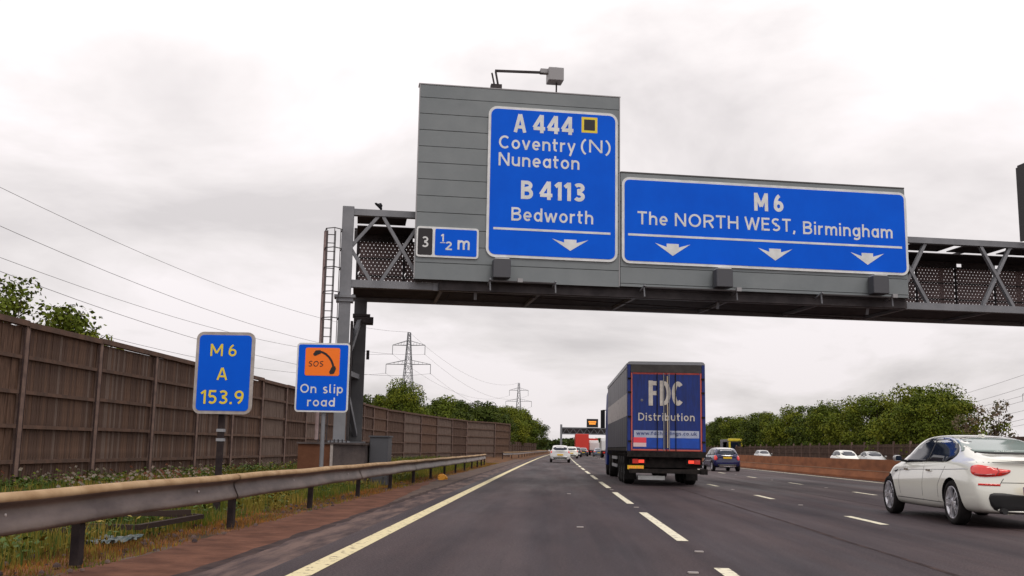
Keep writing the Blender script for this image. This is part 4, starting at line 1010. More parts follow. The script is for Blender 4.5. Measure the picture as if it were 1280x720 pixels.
# ---- big box trailer lorry
TX0, TX1, TY, TL = 2.46, 5.01, 34.0, 13.0
def trailer():
    t = thing('articulated_lorry', 'large lorry with blue rear doors lettered FDC Distribution in the second lane', 'lorry', ((TX0+TX1)/2, TY, 0), R(-.2))
    hw = 1.275; zf, zt = 1.16, 4.06
    bx = MB().box(-hw+.03,hw-.03,.06,TL,zf,zt-.03).build('box','trailer_frame',t); 
    # curtain sides in three colour bands, with gentle folds and straps
    def curtain(s, z0, z1, m, y0=.25, y1=TL-.1):
        mb = MB(); n = 60; vs = []
        for i in range(n+1):
            y = y0+(y1-y0)*i/n; o = s*(hw-.012+.012*math.sin(i*1.1)+.006*math.sin(i*2.7)); vs += [(o,y,z0),(o,y,z1)]
        vs += [(s*(hw-.05),y0,z0),(s*(hw-.05),y0,z1),(s*(hw-.05),y1,z0),(s*(hw-.05),y1,z1)]
        k = 2*(n+1)
        fs = [(2*i,2*i+1,2*i+3,2*i+2) for i in range(n)]+[(0,1,k+1,k),(2*n,2*n+1,k+3,k+2)]
        return mb.add(vs,fs,True).build('curtain',m,t)
    for s in (-1,1):
        curtain(s, zf+.06, 2.28, 'curtain_grey'); curtain(s, 2.28, 3.02, 'curtain_print'); curtain(s, 3.02, 3.90, 'curtain_mid')
        MB().box(min(s*(hw-.04),s*(hw+.012)),max(s*(hw-.04),s*(hw+.012)),.1,TL,3.88,4.0).build('roof_rail','guard',t)
        MB().box(min(s*(hw-.04),s*(hw+.014)),max(s*(hw-.04),s*(hw+.014)),.1,TL,zf-.03,zf+.07).build('side_rail','trailer_frame',t)
        sm_ = MB().box(-.012,.012,-.025,.025,zf-.22,zf+.10).mesh('strap','chassis')
        for k in range(22): link('strap', sm_, t, (s*(hw+.02), .5+.56*k, 0))
    rf = MB().prism([(-hw,zt-.07),(-hw+.05,zt-.01),(-hw+.12,zt),(hw-.12,zt),(hw-.05,zt-.01),(hw,zt-.07),(hw,zt-.10),(-hw,zt-.10)],'y',0,TL).build('roof','guard',t)
    # rear frame
    for x0,x1 in ((-hw,-hw+.11),(hw-.11,hw)): bevel(MB().box(x0,x1,0,.12,zf-.10,zt-.102).build('corner_post','trailer_blue',t),.012,1)
    MB().box(-hw+.112,hw-.112,.0,.1,zt-.36,zt-.102).build('header','trailer_frame',t)
    MB().box(-hw,hw,-.01,.12,zf-.22,zf-.03).build('rear_sill','chassis',t)
    # doors
    dz0, dz1 = zf-.02, zt-.37
    for s in (-1,1):
        x0, x1 = (-hw+.115,-.012) if s < 0 else (.012,hw-.115)
        d = MB().box(x0,x1,-.012,.05,dz0,dz1).build('door','trailer_blue',t)
        MB().box(x0+.10,x1-.10,-.016,-.0125,dz0+.10,dz0+.42).build('low_panel','trailer_blue_low',d)
        MB().box(x0+.10,x1-.10,-.0165,-.0125,dz0+.425,dz0+.66).build('banner','banner',d)
        e0 = x0 if s < 0 else x1-.07; i0 = x1-.06 if s < 0 else x0
        MB().box(e0 if s < 0 else e0+.02,e0+.05 if s < 0 else e0+.07,-.02,-.0125,dz0,dz1).build('red_edge','trailer_red',d)
        MB().box(x0+.072 if s < 0 else x0+.0, x1 if s < 0 else x1-.072,-.02,-.0125,dz1-.055,dz1).build('red_edge','trailer_red',d)
        MB().box(x0+.072 if s < 0 else x0+.0, x1 if s < 0 else x1-.072,-.02,-.0125,dz0,dz0+.055).build('red_edge','trailer_red',d)
        MB().box(e0+.02,e0+.045,-.024,-.0205,dz0+.02,dz1-.02).build('reflective_tape','reflect_tape',d)
        MB().box(x0+.03,x1-.03,-.024,-.0205,dz0+.02,dz0+.045).build('reflective_tape','reflect_tape',d)
        MB().box(i0+.01,i0+.045,-.022,-.0125,dz0+.10,dz1-.10).build('door_seal','letter_cream' if s > 0 else 'trailer_frame',d)
        for xb in ((-.09,-.30) if s < 0 else (.09,.30)):
            MB().tube([(xb,-.055,dz0+.02),(xb,-.055,dz1-.02)],.014,8).build('lock_bar','guard' if abs(xb) < .1 else 'chassis',d)
        for z in (dz0+.3,dz0+1.1,dz0+1.9,dz1-.2):
            MB().box(min(s*(hw-.13),s*(hw-.02)),max(s*(hw-.13),s*(hw-.02)),-.035,-.02,z-.03,z+.03).build('hinge','chassis',d)
    pass
    y = -.0165
    lettering(t,'F',-.56,2.61,.82,.27,y,'letter_white',.21); lettering(t,'D',-.19,2.61,.82,.31,y-.008,'letter_white',.21); lettering(t,'C',.20,2.60,.83,.33,y,'letter_white',.21)
    lettering(t,'Distribution',-.92,2.12,.25,1.84,y-.008,'letter_white',.15)
    lettering(t,'www.fdcholdings.co.uk',-.98,1.655,.115,1.96,y-.004,'trailer_blue',.15)
    q = MB().box(-1.08,-.66,-.026,-.0185,1.40,1.57).build('placard','placard_pink',t); MB().box(-1.08,-.66,-.026,-.0185,1.27,1.397).build('sticker','placard_white',t)
    MB().lathe([(-.018,.0005),(-.018,.045),(-.013,.05)],16,'y',c=(-.80,.004,2.78)).build('sticker','curtain_mid',t)
    # underside
    for x in (-.5,.5): MB().box(x-.06,x+.06,.15,TL,.86,zf-.05).build('chassis_beam','chassis',t)
    MB().box(-1.18,1.18,.25,.30,.60,.95).build('rear_panel','chassis',t)
    MB().box(-1.2,1.2,.02,.16,.42,.56).build('underrun_bar','chassis',t); MB().box(-1.2,1.2,.012,.018,.455,.53).build('reflective_tape','guard',t) if False else None
    MB().box(1.10,1.32,-.05,.20,.40,.58).build('bumper_end','chassis',t)
    for s in (-1,1):
        MB().box(min(s*.66,s*1.13),max(s*.66,s*1.13),.13,.24,.70,.90).build('light_housing','chassis',t)
        a = MB().box(min(s*.72,s*.90),max(s*.72,s*.90),.10,.128,.75,.85).build('tail_light','light_red_lit',t)
        MB().box(min(s*.91,s*1.10),max(s*.91,s*1.10),.10,.128,.73,.87).build('tail_light','light_red',t)
        MB().box(min(s*1.02,s*1.06),max(s*1.02,s*1.06),.7,.9,.1,.8).build('mudguard_stay','chassis',t) if False else None
    MB().box(1.12,1.34,.06,.09,.70,.73).build('marker_arm','rubber',t)
    pl_ = plate(t, .10, .60, None, .53, .13, band=False, x=-1.0)
    for k in range(7): MB().box(-1.22+.065*k+(.03 if k > 3 else 0),-1.18+.065*k+(.03 if k > 3 else 0),.084,.0875,.565,.635).build('character','light_amber',pl_)
    MB().box(-.90,-.02,.35,.38,.20,.33).build('lower_plate','sign_white',t)
    # axles: three, with mudguards and flaps
    tyre = MB().lathe([(-.16,.29),(-.18,.34),(-.18,.44),(-.14,.485),(.14,.485),(.18,.44),(.18,.34),(.16,.29),(-.16,.29)],32).mesh('tyre','rubber')
    hub = MB().lathe([(-.16,.30),(-.10,.26),(-.06,.16),(-.14,.12),(-.15,.001)],24).mesh('hub','guard')
    for ya in (2.5,3.8,5.1):
        MB().tube([(-1.0,ya,.49),(1.0,ya,.49)],.07,10).build('axle','chassis',t)
        for s in (-1,1):
            w_ = link('wheel', tyre, t, (s*1.06,ya,.49), (0,0,0 if s < 0 else math.pi)); link('hub', hub, w_)
            MB().lathe([(-.19,.545),(.19,.545)],24).build('x',None).data if False else None
    for s in (-1,1):
        MB().box(min(s*.85,s*1.25),max(s*.85,s*1.25),1.86,1.885,.16,.98).build('mud_flap','rubber',t)
        MB().box(min(s*.87,s*1.25),max(s*.87,s*1.25),1.9,5.75,1.00,1.04).build('mudguard','chassis',t)
        for z in (.50,.80): MB().box(min(s*1.225,s*1.255),max(s*1.225,s*1.255),6.1,TL-3.4,z,z+.12).build('side_guard','guard',t)
        for yy in (6.3,7.6,9.0): MB().box(s*1.20-.02,s*1.20+.02,yy,yy+.06,.5,1.1).build('guard_post','chassis',t)
    MB().box(-1.2,-.75,9.9,10.6,.5,1.1).build('side_box','chassis',t)
    # tractor
    c = MB(); c.prism([(TL+.35,1.0),(TL+.35,3.55),(TL+.7,3.80),(TL+1.5,3.70),(TL+2.3,2.7),(TL+2.45,1.2),(TL+2.4,.45),(TL+1.2,.45),(TL+1.0,1.0)],'x',-1.25,1.25)
    bevel(c.build('cab','trailer_blue',t),.06,2)
    MB().box(-.45,.45,TL-2.5,TL+2.2,.62,.9).build('tractor_chassis','chassis',t)
    for s in (-1,1):
        MB().box(min(s*1.30,s*1.50),max(s*1.30,s*1.50),TL+1.9,TL+2.05,2.15,3.0).build('mirror','trim_black',t)
        MB().bar((s*1.2,TL+1.95,3.0),(s*1.42,TL+1.97,3.0),.04).build('mirror_arm','chassis',t)
        for ya in (TL-1.2,TL+1.75):
            w_ = link('wheel', tyre, t, (s*1.06,ya,.49), (0,0,0 if s < 0 else math.pi)); link('hub', hub, w_)
    return t
trailer()
# ---- distant lorries and vans
def box_lorry(label, nm, cat, x, y, w, h, ln, bm_, cab_m, rz=0.0, group=None):
    t = thing(nm, label, cat, (x,y,0), rz, group)
    bevel(MB().box(-w/2,w/2,0,ln,1.0,h).build('box',bm_,t),.05,1)
    MB().box(-w/2+.08,-.02,-.02,.0,1.1,h-.15).build('door',bm_,t); MB().box(.02,w/2-.08,-.02,.0,1.1,h-.15).build('door',bm_,t)
    MB().box(-w/2+.1,w/2-.1,.05,ln,.6,1.0).build('chassis','chassis',t)
    bevel(MB().prism([(ln+.1,.5),(ln+.1,2.9),(ln+1.0,2.95),(ln+1.9,2.0),(ln+2.0,.5)],'x',-w/2+.05,w/2-.05).build('cab',cab_m,t),.08,1)
    MB().box(-w/2+.2,w/2-.2,ln+1.95,ln+2.02,1.0,1.4).build('grille','trim_black',t)
    MB().prism([(ln+1.05,2.85),(ln+1.12,2.9),(ln+1.92,2.0),(ln+1.85,1.95)],'x',-w/2+.2,w/2-.2).build('windscreen','glass',t)
    for s in (-1,1):
        MB().box(s*(w/2-.35)-.15,s*(w/2-.35)+.15,-.03,.0,.65,.85).build('tail_light','light_red',t)
        for ya in (1.4,2.6,ln+1.1): MB().lathe([(-.14,.001),(-.14,.45),(-.1,.49),(.1,.49),(.14,.45),(.14,.001)],20,c=(s*(w/2-.18),ya,.49)).build('wheel','rubber',t)
    return t
box_lorry('bright red box lorry far ahead in the second lane', 'box_lorry','lorry', 5.75, 198, 2.5, 4.05, 9, 'lorry_red','lorry_red')
box_lorry('red lorry beyond and to the right of the bright red box lorry', 'box_lorry','lorry', 8.95, 232, 2.5, 3.6, 9, 'lorry_red','van_white')
box_lorry('white van in the distance just left of the big blue trailer', 'white_van','van', 8.15, 150, 2.0, 2.5, 3.2, 'van_white','van_white')
box_lorry('far white and red van between the red lorry and the blue-grey car', 'white_van','van', 8.3, 203, 2.0, 2.5, 3.2, 'van_white','van_white')
# yellow-fronted oncoming lorry
yl = thing('yellow_lorry', 'yellow-topped lorry with dark front on the opposite carriageway, above the dark blue hatchback', 'lorry', (32.0, 182, 0))
bevel(MB().box(-1.25,1.25,0,6,.5,3.0).build('cab','trim_black',yl),.1,1); bevel(MB().box(-1.2,1.2,.0,1.4,2.95,3.45).build('roof_panel','lorry_yellow',yl),.1,1)
bevel(MB().box(-1.25,1.25,1.5,9,.9,3.3).build('box','curtain_mid',yl),.05,1)
MB().box(-1.05,1.05,-.06,.0,1.6,2.75).build('windscreen','glass',yl)
MB().box(-1.22,-.9,-.07,.0,1.2,2.9).build('front_corner','lorry_yellow',yl); MB().box(.9,1.22,-.07,.0,1.2,2.9).build('front_corner','lorry_yellow',yl)
for s in (-1,1):
    MB().box(s*1.45-.1,s*1.45+.1,.1,.25,1.9,2.6).build('mirror','trim_black',yl); MB().lathe([(-.14,.001),(-.14,.49),(.14,.49),(.14,.001)],20,c=(s*1.05,1.4,.49)).build('wheel','rubber',yl)

# ------------------------------------------------------------------ central concrete wall
cw = thing('central_wall', 'long reddish-brown concrete wall along the central reserve', 'wall', (14.6,20,0))
prof = [(-.30,0),(-.30,.10),(-.17,.36),(-.14,.40),(-.11,.92),(.11,.92),(.14,.40),(.17,.36),(.30,.10),(.30,0)]
segm = MB().prism(prof,'y',0,5.985).mesh('wall_segment','concrete_barrier')
ry = MB().box(-.175,-.145,0,6.0,.385,.435).mesh('rail','concrete_rail')
for k in range(62):
    y = 20+6*k; link('wall_segment', segm, cw, (cx(y), y-20, rnd.uniform(-.01,.01)), (0,0,-8e-5*y))
    link('rail', ry, cw, (cx(y), y-20, 0), (0,0,-8e-5*y))
# fence on the far side
of = thing('lattice_fence', 'brown slatted timber fence below the trees on the far side of the motorway', 'fence', (30.6,86,0))
pmf = MB(); 
for k in range(20): pmf.box(-.02,.02,4.5*k/20,4.5*(k+1)/20-.05,.05,2.05+(.06 if k%2 else 0))
pmf.box(-.07,-.02,0,4.5,.5,.62); pmf.box(-.07,-.02,0,4.5,1.15,1.27); pmf.box(-.07,-.02,0,4.5,1.80,1.92); pmf = pmf.mesh('board_panel','fence_far')
pmp = MB().box(-.12,.04,-.07,.07,0,2.35).mesh('post','fence_post')
for k in range(38): link('board_panel', pmf, of, (cx(86+4.5*k),4.5*k,0)); link('post', pmp, of, (cx(86+4.5*k)-.02,4.5*k,0))
of2 = thing('timber_fence', 'darker solid timber fence at the right, behind the white coupe', 'fence', (30.2,40,0))
pm3 = MB()
for k in range(24): pm3.box(-.02+.01*(k%2),.03,4.5*k/24,4.5*(k+1)/24-.015,.05,2.45)
pm3 = pm3.mesh('board_panel','fence_wood'); 
for k in range(10): link('board_panel', pm3, of2, (0,4.5*k,0)); link('post', pmp, of2, (-.03,4.5*k,.1))

# ------------------------------------------------------------------ distant gantry with lit message sign
g2 = thing('sign_gantry', 'distant grey gantry crossing the motorway far ahead', 'gantry', (-1.0+cx(300), 300, 0))
MB().box(-.3,.3,-.3,.3,0,8.2).build('column','steel',g2); MB().box(27,27.6,-.3,.3,0,8.2).build('column','steel',g2)
MB().box(.3,27,-.2,.2,5.35,5.65).build('chord','steel',g2); MB().box(.3,27,-.2,.2,7.1,7.4).build('chord','steel',g2); MB().box(.3,27,.8,.9,5.4,7.3).build('screen','steel_dark',g2)
for k in range(13): diagm = MB().bar((.5+2*k,0,5.6),(1.5+2*k,0,7.1),.12).bar((1.5+2*k,0,7.1),(2.5+2*k,0,5.6),.12).build('diagonal','steel',g2)
v2 = thing('message_sign', 'small lit orange matrix sign on top of the distant gantry', 'sign', (8.0+cx(300), 299.4, 7.5))
bevel(MB().box(-1.65,1.65,0,.6,0,2.4).build('housing','vms_black',v2),.05,1)
for k,(w_,z) in enumerate(((1.1,1.35),(.95,.80))):
    for j in range(9): MB().box(-w_+j*w_*2/9,-w_+(j+.82)*w_*2/9,-.03,-.002,z,z+.40).build('led_character','led_orange',v2)

# ------------------------------------------------------------------ pylons and wires
def pylon_meshes(hh=49.0):
    m_ = MB(); w = lambda z: 3.6*(1-z/hh)**1.2*1.0+.55
    zs = [0,7,13,18.5,23.5,28,32,36,40,44,46.5,49]
    for z0,z1 in zip(zs,zs[1:]):
        a,b = w(z0),w(z1); bw = .30 if z0 < 28 else .24
        cs0 = [(-a,-a),(a,-a),(a,a),(-a,a)]; cs1 = [(-b,-b),(b,-b),(b,b),(-b,b)]
        for i in range(4):
            j = (i+1)%4
            m_.bar((*cs0[i],z0),(*cs1[i],z1),bw); m_.bar((*cs0[i],z0),(*cs1[j],z1),.14); m_.bar((*cs0[j],z0),(*cs1[i],z1),.14); m_.bar((*cs1[i],z1),(*cs1[j],z1),.14)
    return m_.mesh('mast','pylon')
ARMS = [(26.5,6.4),(35.5,9.6),(43.6,7.0)]
def arm_mesh(z, s, ln):
    m_ = MB(); b = 1.0
    for yy in (-b,b): m_.bar((s*.9,yy,z),(s*ln,0,z),.2); m_.bar((s*.7,yy,z+1.9),(s*ln,0,z+.1),.16)
    for k in range(1,5):
        t_ = k/5; x = s*(.9+(ln-.9)*t_); m_.bar((x,-b*(1-t_),z),(x,b*(1-t_)*.9,z+1.9*(1-t_)),.1)
    return m_.mesh('arm','pylon')
pmast = pylon_meshes(); parm = [(arm_mesh(z,-1,l),arm_mesh(z,1,l)) for z,l in ARMS]
pins = [MB().tube([(0,0,0),(0,0,-4.0)],.13,5).mesh('insulator','pylon')]*1
def pylon(label, x, y, rz, sc=1.0):
    t = thing('pylon', label, 'pylon', (x,y,-.2), rz, 'electricity pylons'); t.scale = (sc,)*3
    link('mast', pmast, t)
    for (z,l),(a,b) in zip(ARMS,parm):
        link('arm', a, t); link('arm', b, t); link('insulator', pins[0], t, (-l,0,z)); link('insulator', pins[0], t, (l,0,z))
    return t, [(s*l, z-4.0) for z,l in ARMS for s in (-1,1)]+[(0,49)]
def tips(x,y,rz,sc,ps): return [Vector((x+sc*a*math.cos(rz), y+sc*a*math.sin(rz), sc*z)) for a,z in ps]
P = [(-103,112,R(-6),1.0),(-61,430,R(-5),1.0),(-25,760,R(-5),1.0)]
labs = ['electricity pylon left of the frame at the near end of the wires','tall electricity pylon left of centre, above the trees behind the gantry leg','smaller electricity pylon further away, nearer the middle of the road','furthest electricity pylon, hidden by the trees ahead']
PS = None; T_ = []
for p,l in zip(P,labs): _, PS = pylon(l,*p); T_.append(tips(*p,PS))
def wire_set(label, TA, TB, sag, rad, group='overhead power lines'):
    t = thing('power_lines', label, 'power lines', TA[0], 0, group)
    for a,b in zip(TA,TB):
        pts = [a.lerp(b,k/24)-Vector((0,0,sag*4*(k/24)*(1-k/24)))-TA[0] for k in range(25)]
        MB().tube(pts, rad, 4, cap=False).build('wire','wire',t)
wire_set('thin power lines sweeping across the sky at upper left above the fence', T_[0], T_[1], 8.5, .045)
wire_set('power lines from the nearer pylon to the smaller one beyond the left trees', T_[1], T_[2], 9, .045)
PR = [(256.5,550,R(-12),.96),(330,880,R(-12),1.0)]
TR = []
for p,l in zip(PR,['electricity pylon at the right edge of the photo, only its left arms in view','distant electricity pylon hidden behind the trees on the right']): _, PS = pylon(l,*p); TR.append(tips(*p,PS))
PX = (210,1000,R(-20),.55); _, PS = pylon('distant electricity pylon behind the right-hand row of trees', *PX)
wire_set('faint power lines sloping down to the left behind the right-hand trees', TR[0], tips(*PX,PS), 9, .08)

# ------------------------------------------------------------------ trees
def crown(seed, h, w, nclump, nleaf, leaf, mats, dens=1.0, low=.18, sparse=False):
    g_ = np.random.default_rng(seed); C = []
    for i in range(nclump):
        while True:
            p = g_.uniform(-1,1,3); rr = np.linalg.norm(p)
            if rr < 1 and (rr > .45 or g_.random() < .25): break
        prof_ = 1.0 if not sparse else .8
        z = low*h+(p[2]*.5+.5)*(h*(1-low)-.4); C.append((p[0]*w*.5*prof_, p[1]*w*.5*prof_, z, g_.uniform(.55,1.15)*w*.13*(1.25 if p[2] < .3 else .95)))
    V = []; MI = []
    per = nleaf//nclump
    for (cx_,cy_,cz_,cr_) in C:
        d = g_.normal(size=(per,3)); d /= np.linalg.norm(d,axis=1)[:,None]; rr = cr_*(.35+.75*g_.random(per)**.6)
        P_ = d*rr[:,None]*np.array([1.15,1.15,.8])+np.array([cx_,cy_,cz_])
        nrm = d+g_.normal(size=(per,3))*.55+np.array([0,0,.35]); nrm /= np.linalg.norm(nrm,axis=1)[:,None]
        a = np.cross(nrm, g_.normal(size=(per,3))); a /= np.linalg.norm(a,axis=1)[:,None]; b = np.cross(nrm,a)
        s = leaf*(.6+.8*g_.random(per))[:,None]
        V.append(np.stack([P_-a*s*.5, P_-b*s*.33, P_+a*s*.5, P_+b*s*.33],1)); MI.append(np.full(per, 0 if g_.random() < .68 else 1))
    V = np.concatenate(V).reshape(-1,3); n = len(V)//4; F = np.arange(n*4).reshape(n,4)
    return np_mesh('crown', V, F, mats, np.concatenate(MI)), C
def trunk_mesh(seed, h, C, r0):
    g_ = random.Random(seed); m_ = MB(); top = h*.62
    pts = [Vector((g_.uniform(-.12,.12)*k, g_.uniform(-.12,.12)*k, top*k/4)) for k in range(5)]
    m_.tube(pts, [r0*(1-.18*k) for k in range(5)], 8)
    for i in range(0, len(C), max(1,len(C)//12)):
        c = Vector(C[i][:3]); k = min(3, max(1,int(c.z/top*3))); s = pts[k]; mid = (s+c)/2+Vector((0,0,.25))
        m_.tube([s,mid,c],[r0*.38,r0*.22,r0*.08],5)
    return m_.mesh('trunk','bark')
PROTO = {}
for nm_, sd_, h_, w_, nc, nl, lf, mats in (('broad',3,9,8.5,70,16000,.25,['leaf_a','leaf_b']),('round',5,8,7.0,56,13000,.23,['leaf_b','leaf_a']),('tall',8,11,6.5,62,14000,.25,['leaf_c','leaf_a']),('dark',9,8.5,7.8,60,13000,.25,['leaf_c','leaf_c']),('bushy',12,6,6.5,40,8500,.22,['leaf_a','leaf_b'])):
    c_, C_ = crown(sd_,h_,w_,nc,nl,lf,mats,low=.06 if nm_ != 'tall' else .14); PROTO[nm_] = (c_, trunk_mesh(sd_,h_,C_,.22), h_)
c_, C_ = crown(21,6.5,5.0,26,1500,.24,['leaf_d','leaf_b'],low=.15,sparse=True); PROTO['sparse'] = (c_, trunk_mesh(21,6.5,C_,.12), 6.5)
c_, C_ = crown(31,6.9,4.6,46,5200,.17,['leaf_a','leaf_b'],low=.42); PROTO['near'] = (c_, trunk_mesh(31,6.9,C_,.10), 6.9)
c_, C_ = crown(33,5.3,2.6,18,1700,.15,['leaf_b','leaf_a'],low=.5); PROTO['near_small'] = (c_, trunk_mesh(33,5.3,C_,.07), 5.3)
def tree(kind, label, x, y, h, wsc=1.0, rz=0.0, group=None, name='tree'):
    c_, tk, h0 = PROTO[kind]; t = thing(name, label, 'tree', (x,y,-.05), rz, group); s = h/h0; t.scale = (s*wsc,s*wsc,s)
    link('crown', c_, t); link('trunk', tk, t); return t
tree('near', 'leafy tree top showing above the fence at the far left edge', -18.9, 35.6, 7.15, rz=1.0)
tree('near_small', 'small leafy tree top just above the fence, left of the M 6 location sign', -16.1, 35.3, 5.5, .62, rz=.4)
tree('near_small', 'low twiggy top between the two trees above the left fence', -17.2, 35.5, 4.75, .5, rz=2.4)
tree('near_small', 'tiny shoot of leaves above the fence right of the small tree top', -15.9, 37.5, 4.85, .6, rz=1.4)
tree('broad', 'rounded green tree rising above the fence right of the gantry leg', -16.2, 112, 8.9, .78, rz=2.0)
ORD = ['first','second','third','fourth','fifth','sixth','seventh','eighth','ninth','tenth','eleventh','twelfth','thirteenth','fourteenth','fifteenth','sixteenth','seventeenth','eighteenth']
gl = 'trees beyond the left fence'; gr = 'trees along the far side of the motorway'
lk = ['round','broad','bushy','dark','tall','dark','tall','dark','broad','tall']
k = 0
for y in [122,131,141,151,162,174,186,198,212,226,242,258,275,293,312,334,360,390]:
    xx = -15.5+cx(y)+rnd.uniform(-1.0,1.0)+ (1.2 if y > 180 else 0) - (3.2 if y < 135 else 0); h = 7.4+min(5.0,(y-120)*.034)+rnd.uniform(-.6,.6)
    kind = lk[k % 10] if y > 150 else ('round' if k % 2 else 'bushy')
    tree(kind, {'round':'green rounded tree','broad':'broad green tree','bushy':'low bushy green tree','dark':'dark green tree','tall':'tall dark tree'}[kind]+' in the left row, '+ORD[k]+' along it from the big rounded tree', xx, y, h, 1.05, rnd.uniform(0,6), gl); k += 1
for y,od in zip([135,165,200,250,310],['nearest','second nearest','middle','second furthest','furthest']):
    tree('dark', od+' of the dark trees standing further back behind the left row', -24+cx(y)+rnd.uniform(-1,1), y, 8.4+(y-135)*.012, 1.1, rnd.uniform(0,6), gl)
ri = 0
for (x,y,h,kd,ws) in [(35.2,84.5,6.1,'sparse',.95),(33.4,86,4.9,'sparse',.8),(33.4,93,7.5,'broad',.95),(34.0,101,8.1,'round',1.0),(36.0,99,8.3,'broad',.95),(33.8,110,8.1,'broad',1.0),(34.5,119,7.9,'round',1.05),(34.0,129,8.1,'broad',1.0),(34.6,139,8.0,'dark',1.05),(34.0,149,8.2,'round',1.05),(34.8,160,8.4,'broad',1.0),(34.2,172,8.2,'dark',1.1),(35,184,8.5,'round',1.1),(34.5,197,8.6,'broad',1.1),(35,211,8.9,'dark',1.1),(35,226,9.3,'tall',1.2),(35.5,242,8.5,'round',1.2),(36,260,8.8,'dark',1.2),(36,280,9,'broad',1.2),(36,305,9,'dark',1.3)]:
    kl = {'sparse':'thin half-bare pinkish tree at the right end of the tree row' if h > 5 else 'small thin half-bare tree beside the taller one at the right end','broad':'broad green tree in the row across the motorway','round':'rounded light green tree in the row across the motorway','dark':'dark green tree in the row across the motorway','tall':'tall green tree in the row across the motorway'}[kd]
    pos = '' if kd == 'sparse' else (', towards the white coupe' if y < 105 else ', above the pair of oncoming cars' if y < 150 else ', above the yellow lorry' if y < 200 else ', next to the blue trailer')
    ri += 1; tree(kd, kl if kd == 'sparse' else kl.replace(' in the row across the motorway','')+' across the motorway, '+ORD[ri-3]+' in its row counted from the thin tree', x+cx(y), y, h, ws, rnd.uniform(0,6), gr)
# scrub under the tree rows: leaf mass that fills the gaps
def scrub(name, x0, x1, y0, y1, hmax, n, seed, leaf=.30):
    g_ = np.random.default_rng(seed); y = g_.uniform(y0,y1,n); x = g_.uniform(x0,x1,n)+4e-5*y**2; z = hmax*g_.random(n)*(.6+.4*np.sin(y*.35)*np.sin(y*.11+1)); P_ = np.stack([x,y,np.abs(z)],1)
    nrm = g_.normal(size=(n,3)); nrm /= np.linalg.norm(nrm,axis=1)[:,None]; a = np.cross(nrm,g_.normal(size=(n,3))); a /= np.linalg.norm(a,axis=1)[:,None]; b = np.cross(nrm,a); s = leaf*(.6+.8*g_.random(n))[:,None]
    V = np.stack([P_-a*s*.5,P_-b*s*.4,P_+a*s*.5,P_+b*s*.4],1).reshape(-1,3)
    o = link(name, np_mesh(name, V, np.arange(n*4).reshape(n,4), ['leaf_c','leaf_a'], (g_.random(n) < .35).astype(int))); o['kind'] = 'stuff'; o['label'] = 'dense low scrub under the row of trees'; o['category'] = 'scrub'; return o
scrub('scrub', 31.6, 36, 92, 320, 4.4, 42000, 1)
scrub('scrub', -16, -12.2, 140, 400, 3.8, 34000, 2)
# far woods on the horizon
def far_wood(x0,x1,y,h,seed,n=26000):
    g_ = np.random.default_rng(seed); x = g_.uniform(x0,x1,n); prof_ = h*(.65+.2*np.sin(x*.013+seed)+.15*np.sin(x*.05)); z = prof_*g_.random(n); P_ = np.stack([x,y+g_.uniform(-12,12,n),z],1)
    nrm = g_.normal(size=(n,3)); nrm /= np.linalg.norm(nrm,axis=1)[:,None]; a = np.cross(nrm,g_.normal(size=(n,3))); a /= np.linalg.norm(a,axis=1)[:,None]; b = np.cross(nrm,a); s = 4.0*(.5+.8*g_.random(n))[:,None]
    V = np.stack([P_-a*s*.5,P_-b*s*.4,P_+a*s*.5,P_+b*s*.4],1).reshape(-1,3)
    o = link('far_wood', np_mesh('far_wood', V, np.arange(n*4).reshape(n,4), ['wood_far'])); o['kind'] = 'stuff'; o['label'] = 'far-off dark belt of woodland on the horizon'; o['category'] = 'wood'
far_wood(-500,700,900,17,4)

# ------------------------------------------------------------------ verge: grass, weeds, flowers, debris
def blades(name, n, xr, yr_, hr_, wd, mats, seed, dens=None, lean=.35):
    g_ = np.random.default_rng(seed); x = g_.uniform(*xr,n); y = yr_[0]+(yr_[1]-yr_[0])*g_.random(n)**1.5
    if dens: k = dens(x,y,g_); x, y = x[k], y[k]; n = len(x)
    h = g_.uniform(*hr_,n)*(.55+.45*np.sin(x*1.7+y*.6)*np.sin(y*1.1-x)+.25); h = np.clip(h,.03,2); a = g_.uniform(0,6.28,n); w = wd*(.7+.6*g_.random(n)); l = lean*h*g_.random(n); b = g_.uniform(0,6.28,n)
    cx_ = 4e-5*y**2; dx_, dy_ = np.cos(a)*w/2, np.sin(a)*w/2
    B = np.stack([x+cx_,y,np.full(n,-.02)],1); tip = B+np.stack([np.cos(b)*l,np.sin(b)*l,h],1); mid = B+np.stack([np.cos(b)*l*.3,np.sin(b)*l*.3,h*.6],1); dd = np.stack([dx_,dy_,np.zeros(n)],1)
    V = np.stack([B-dd,B+dd,mid+dd*.7,tip,mid-dd*.7],1).reshape(-1,3); o = np.arange(n)*5
    F = np.stack([o,o+1,o+2,o+4],1); F = np.concatenate([F, np.stack([o+4,o+2,o+3,o+3],1)])
    me = bpy.data.meshes.new(name); faces = [tuple(f) for f in F[:n].tolist()]+[tuple(f[:3]) for f in F[n:].tolist()]
    me.from_pydata(V.tolist(), [], faces); 
    for m in mats: me.materials.append(M[m])
    if len(mats) > 1:
        c = (np.sin(x*.9+1.3)*np.sin(y*.55)+g_.normal(size=n)*.45 > .25).astype(int); me.polygons.foreach_set('material_index', np.concatenate([c,c]).astype(np.int32))
    ob = link(name, me); ob['kind'] = 'stuff'; return ob
o = blades('grass', 70000, (-9.5,-4.9), (7,75), (.08,.32), .013, ['grass','weed'], 1); tag(o,'rough green and straw-coloured grass behind the crash barrier','grass')
o = blades('grass', 34000, (-14.1,-9.0), (16,135), (.06,.24), .022, ['grass','weed'], 2); tag(o,'tall unmown grass at the foot of the timber fence','grass')
